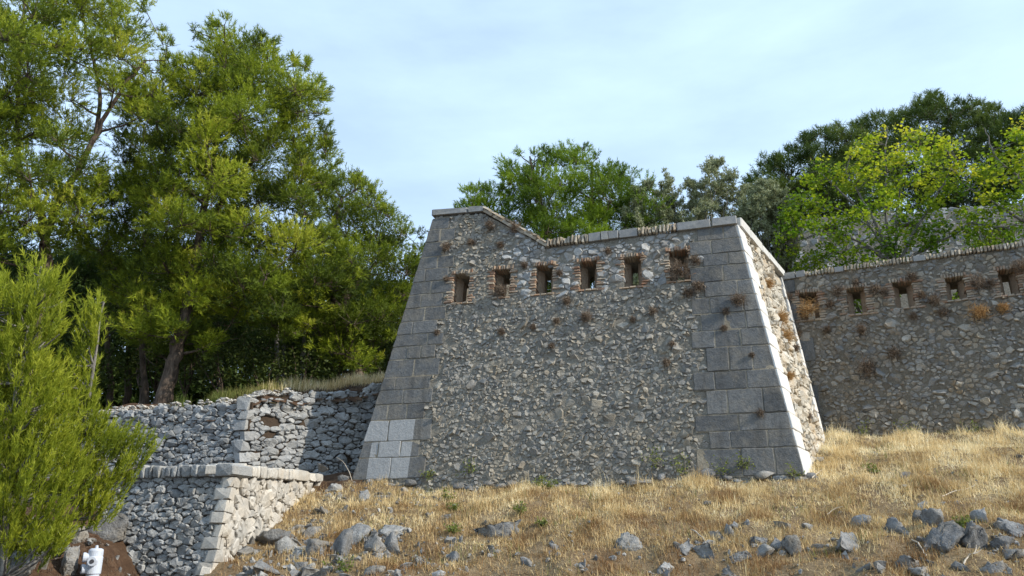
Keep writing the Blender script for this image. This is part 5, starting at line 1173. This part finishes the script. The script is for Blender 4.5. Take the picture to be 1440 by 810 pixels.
for k, (x, y, s, lab) in enumerate([
 (628, 349, 14, 'round brown tuft beside the left corner stones, above the first loophole'), (663, 342, 12, 'tuft on rough wall between the top left corner and second loophole'), (704, 345, 11, 'tuft straight above the second loophole'), (690, 318, 16, 'brown tuft high under the sloping coping'), (725, 322, 18, 'wide tuft tucked under the middle of the sloping coping'),
 (738, 374, 11, 'dark tuft just left of the third loophole lintel'), (855, 355, 12, 'dark tuft between the fourth and fifth loopholes, above them'), (628, 393, 9, 'small tuft at the left edge of the first loophole'), (706, 410, 20, 'brown tuft filling the foot of the second loophole'), (787, 385, 10, 'tuft at the right jamb of the third loophole'),
 (955, 382, 26, 'large rusty tuft filling the sixth loophole'), (978, 367, 15, 'rusty tuft right of the sixth loophole'), (982, 404, 18, 'thick brown tuft on the right corner stones under the sixth loophole'), (968, 412, 16, 'brown tuft left of the thick one under the sixth loophole'), (1038, 423, 20, 'pinkish round tuft in the middle of the right corner stones'), (1020, 438, 11, 'small tuft left below the pinkish round one'), (1018, 462, 9, 'darkest small tuft on the right corner stones'), (1057, 500, 8, 'tuft in a joint of the right corner stones, halfway down'), (1069, 581, 11, 'rusty ball shaped tuft low on the right corner stones'),
 (797, 424, 13, 'tuft below the gap between third and fourth loopholes'), (783, 452, 11, 'brown tuft on bare rubble, upper middle'), (825, 447, 18, 'largest tuft on the rubble below the fourth loophole'), (918, 438, 13, 'tuft on the rubble below the fifth loophole, further right'), (890, 450, 9, 'thin tuft left of the one below the fifth loophole'), (750, 460, 10, 'thin tuft left of the brown one on bare rubble'), (706, 467, 12, 'dark streaky tuft below the second loophole'), (937, 510, 12, 'reddish tuft on the rubble, right side halfway down'), (946, 485, 10, 'dark tuft above the reddish one on the right'), (776, 487, 10, 'small reddish tuft, middle of the rubble'), (615, 468, 9, 'tuft against the inner edge of the left corner stones')]):
    dry_tuft(FRONT, x, y, s, lab, 'tuft', 500 + k, FT)
for k, (x, y, s, lab) in enumerate([(1096, 448, 20, 'golden tuft bulging from the middle of the sunlit flank'), (1104, 473, 20, 'golden tuft second down on the sunlit flank'), (1078, 400, 16, 'golden tuft near the top of the sunlit flank'), (1108, 530, 13, 'pale tuft lower on the sunlit flank'), (1136, 585, 9, 'small dark tuft lowest on the sunlit flank'), (1117, 490, 11, 'thin tuft under the second golden one')]):
    dry_tuft(SIDE, x, y, s, lab, 'goldtuft' if k < 4 else 'tuft', 560 + k, ST_)
for k, (x, y, s, lab) in enumerate([
 (1137, 436, 26, 'straw coloured tuft filling the first curtain wall loophole'), (1178, 410, 14, 'dark tuft between the first and second curtain loopholes'), (1204, 398, 10, 'tuft on the lintel of the second curtain loophole'), (1230, 408, 16, 'brown tuft right of the second curtain loophole'), (1168, 428, 13, 'grey tuft low between first and second curtain loopholes'), (1243, 411, 12, 'brown tuft touching the third curtain loophole from the left'), (1282, 390, 14, 'grey tuft above the third curtain loophole'), (1296, 416, 12, 'tuft right of the third curtain loophole'), (1314, 423, 16, 'grey tuft between third and fourth curtain loopholes'), (1375, 400, 20, 'large grey tuft between fourth and fifth curtain loopholes'), (1393, 399, 12, 'dark tuft touching the fifth curtain loophole'), (1376, 441, 22, 'golden brown tuft below the fourth curtain loophole'), (1410, 434, 15, 'golden brown tuft below the fifth curtain loophole'), (1327, 440, 14, 'dark tuft under the sill of the fourth curtain loophole'), (1436, 378, 22, 'big brown tuft at the right edge beside the fifth curtain loophole'), (1212, 465, 14, 'brown tuft below the second curtain loophole'), (1163, 464, 12, 'brown tuft on corner stones of the curtain wall'), (1258, 498, 18, 'pinkish tuft in the middle of the curtain wall'), (1219, 518, 26, 'wide reddish tuft low on the curtain wall left side'), (1285, 445, 12, 'tuft under the third curtain loophole'), (1107, 420, 14, 'orange tuft in the angle of flank and curtain wall, top'), (1122, 470, 12, 'orange tuft in the angle of flank and curtain wall, middle')]):
    dry_tuft(CURT, x, y, s, lab, 'goldtuft' if k in (0, 11, 12) else 'tuft', 600 + k, CT_)

# green weeds
def weed(P, sz, label, seed, group, mat='weed', n=160, climb=None):
    r = RS(seed); T = empty('weed', P, label, 'plant', group); w_ = Arr(); Cs = []
    for _ in range(10):
        e = P + unit(r.normal(0, 1, 3) * np.array([1, 0.6, 0.5]) + (0, 0, 1.1)) * sz * r.uniform(0.6, 1.1); w_.add(*branch(P, e, r, 0.005, 0.002, 5, -0.05, 3)); m = n // 10; Cs.append(P + (e - P) * r.uniform(0.2, 1.05, (m, 1)) + r.normal(0, sz * 0.09, (m, 3)))
    Cs = np.concatenate(Cs); V, F, t = leaves(Cs, r, 0.045, r.uniform(0.1, 0.9, len(Cs)), 0.4, 0.6); w_.build('stem', M['greybark'], T); mesh('foliage', V, F, M[mat], T, t)
WG = 'green weeds in the dry grass'
for k, (x, y, s, lab) in enumerate([(627, 698, 0.22, 'dark green weed clump in straw left of the wall middle'), (636, 714, 0.18, 'small green weed just below the dark green clump'), (733, 718, 0.22, 'bright green weed on top of the broad boulder'), (762, 735, 0.14, 'thin green weed right of the broad boulder'), (773, 683, 0.24, 'green weed at the wall foot, middle'), (755, 680, 0.26, 'yellowish weed left of the green one at the wall foot'), (640, 745, 0.22, 'yellow green weed left of the broad boulder'), (1350, 738, 0.20, 'round green weed growing on the dark split boulder'), (480, 800, 0.26, 'olive green weed low in the left outcrop'), (1225, 660, 0.2, 'yellow green weed below the curtain wall corner')]):
    weed(hill_hit(x, y + 6), s, lab, 650 + k, WG)
for k, (wall, x, y, s, lab) in enumerate([(FRONT, 660, 655, 0.34, 'pale green weed climbing the rubble foot on the left'), (FRONT, 930, 640, 0.5, 'tall yellow green weed climbing the rubble near the right corner stones'), (FRONT, 958, 655, 0.42, 'yellow green weed at the edge of the right corner stones'), (FRONT, 1020, 655, 0.38, 'sparse green weed across the lowest right corner stones'), (FRONT, 1045, 650, 0.25, 'thin green weed on the lowest corner stone'), (FRONT, 1115, 660, 0.25, 'small green weed at the very corner of the bastion'), (CURT, 1215, 602, 0.45, 'yellow green weed at the foot of the curtain wall, left'), (CURT, 1275, 600, 0.4, 'yellow green weed at the foot of the curtain wall, middle'), (CURT, 1370, 605, 0.4, 'yellow green weed at the foot of the curtain wall, right'), (FRONT, 600, 665, 0.25, 'weed at the foot of the left corner stones')]):
    u, v = wall.uv(x, y); P = wall.p(u, max(v - s * 0.5, 0.0), 0.05); weed(P, s, lab, 670 + k, 'weeds at the foot of the walls', n=130)

# ------------------------------------------------------------------ bleached sticks
for k, (pts, lab) in enumerate([([(1356, 800), (1362, 790), (1372, 783), (1374, 775)], 'forked bleached stick at the lower right'), ([(1163, 728), (1175, 722), (1186, 717)], 'short straw coloured stick lying in the grass, right'), ([(1142, 676), (1152, 669), (1158, 664)], 'pale stick at the foot of the bastion corner'), ([(1325, 703), (1340, 698), (1358, 692), (1372, 688)], 'thin long twig lying in the straw below the curtain wall'), ([(1283, 765), (1293, 772), (1300, 783), (1303, 790)], 'bent stem left of the dark split boulder'), ([(973, 750), (985, 760), (996, 772)], 'thin straw stem crossing the leftmost rocks')]):
    r = RS(690 + k); P = np.array([hill_hit(*p) + (0, 0, 0.05 + 0.02 * (i % 2)) for i, p in enumerate(pts)]); P = smooth_path(P, 8, r, 0.006); a_ = Arr(); a_.add(*tube(P, np.linspace(0.012, 0.005, 8), 6))
    if k == 0: a_.add(*branch(P[4], P[4] + (0.12, 0, 0.06), r, 0.008, 0.003))
    o = a_.build('stick', M['stick'], None, True); tag(o, lab, 'stick')
r = RS(699); a_ = Arr(); a_.add(*tube(smooth_path(path_at([(495, 676), (490, 662), (483, 650), (473, 643)], 17.3), 8, r, 0.004), np.linspace(0.008, 0.003, 8), 5)); tag(a_.build('stick', M['stick'], None, True), 'pale arching stem in front of the dark wall corner', 'stick')

# ------------------------------------------------------------------ white pillar hydrant
HYP = at(137, 771, 11.6); hz = float(-1.02); HB = np.array([HYP[0] - 0.01, HYP[1], hz])
HY = empty('hydrant', HB, 'white pillar hydrant with capped outlets beside the lower wall, cut by the bottom edge', 'hydrant')
def lathe(name, prof, c, axis, mat, parent, k=24):
    axis = nrm(axis); a1 = nrm(np.cross(axis, [0.3, 1, 0.2])); a2 = np.cross(axis, a1); V, F = [], []
    for s_, rr in prof:
        for i in range(k): t = 2 * math.pi * i / k; V.append(np.asarray(c) + axis * s_ + (a1 * math.cos(t) + a2 * math.sin(t)) * rr)
    for j in range(len(prof) - 1):
        for i in range(k): F.append((j * k + i, j * k + (i + 1) % k, (j + 1) * k + (i + 1) % k, (j + 1) * k + i))
    F.append(tuple(range(k))[::-1]); F.append(tuple(range((len(prof) - 1) * k, len(prof) * k)))
    return mesh(name, V, F, mat, parent, smooth=False)
top = HYP[2]; Hh = top - hz
body = lathe('barrel', [(0, 0.15), (0.05, 0.15), (0.06, 0.085), (Hh - 0.34, 0.085), (Hh - 0.33, 0.10), (Hh - 0.12, 0.10), (Hh - 0.10, 0.092)], HB, (0, 0, 1), M['white'], HY)
lathe('bonnet', [(Hh - 0.10, 0.094), (Hh - 0.03, 0.094), (Hh - 0.012, 0.085), (Hh, 0.06)], HB, (0, 0, 1), M['white'], HY)
lathe('spindle', [(Hh, 0.022), (Hh + 0.035, 0.018), (Hh + 0.04, 0.010)], HB, (0, 0, 1), M['white'], HY, 10)
for nm, z, d in (('outlet', Hh - 0.17, (0.25, -1, 0.0)), ('outlet', Hh - 0.12, (-1, -0.55, 0)), ('outlet', Hh - 0.27, (-1, -0.75, 0))):
    c = HB + np.array([0, 0, z]); o = lathe(nm, [(0.05, 0.058), (0.115, 0.058), (0.118, 0.066), (0.150, 0.066), (0.156, 0.058)], c, d, M['white'], HY, 18)
    lathe('cap', [(0.152, 0.030), (0.166, 0.026)], c, d, M['darkcap'], o, 12)
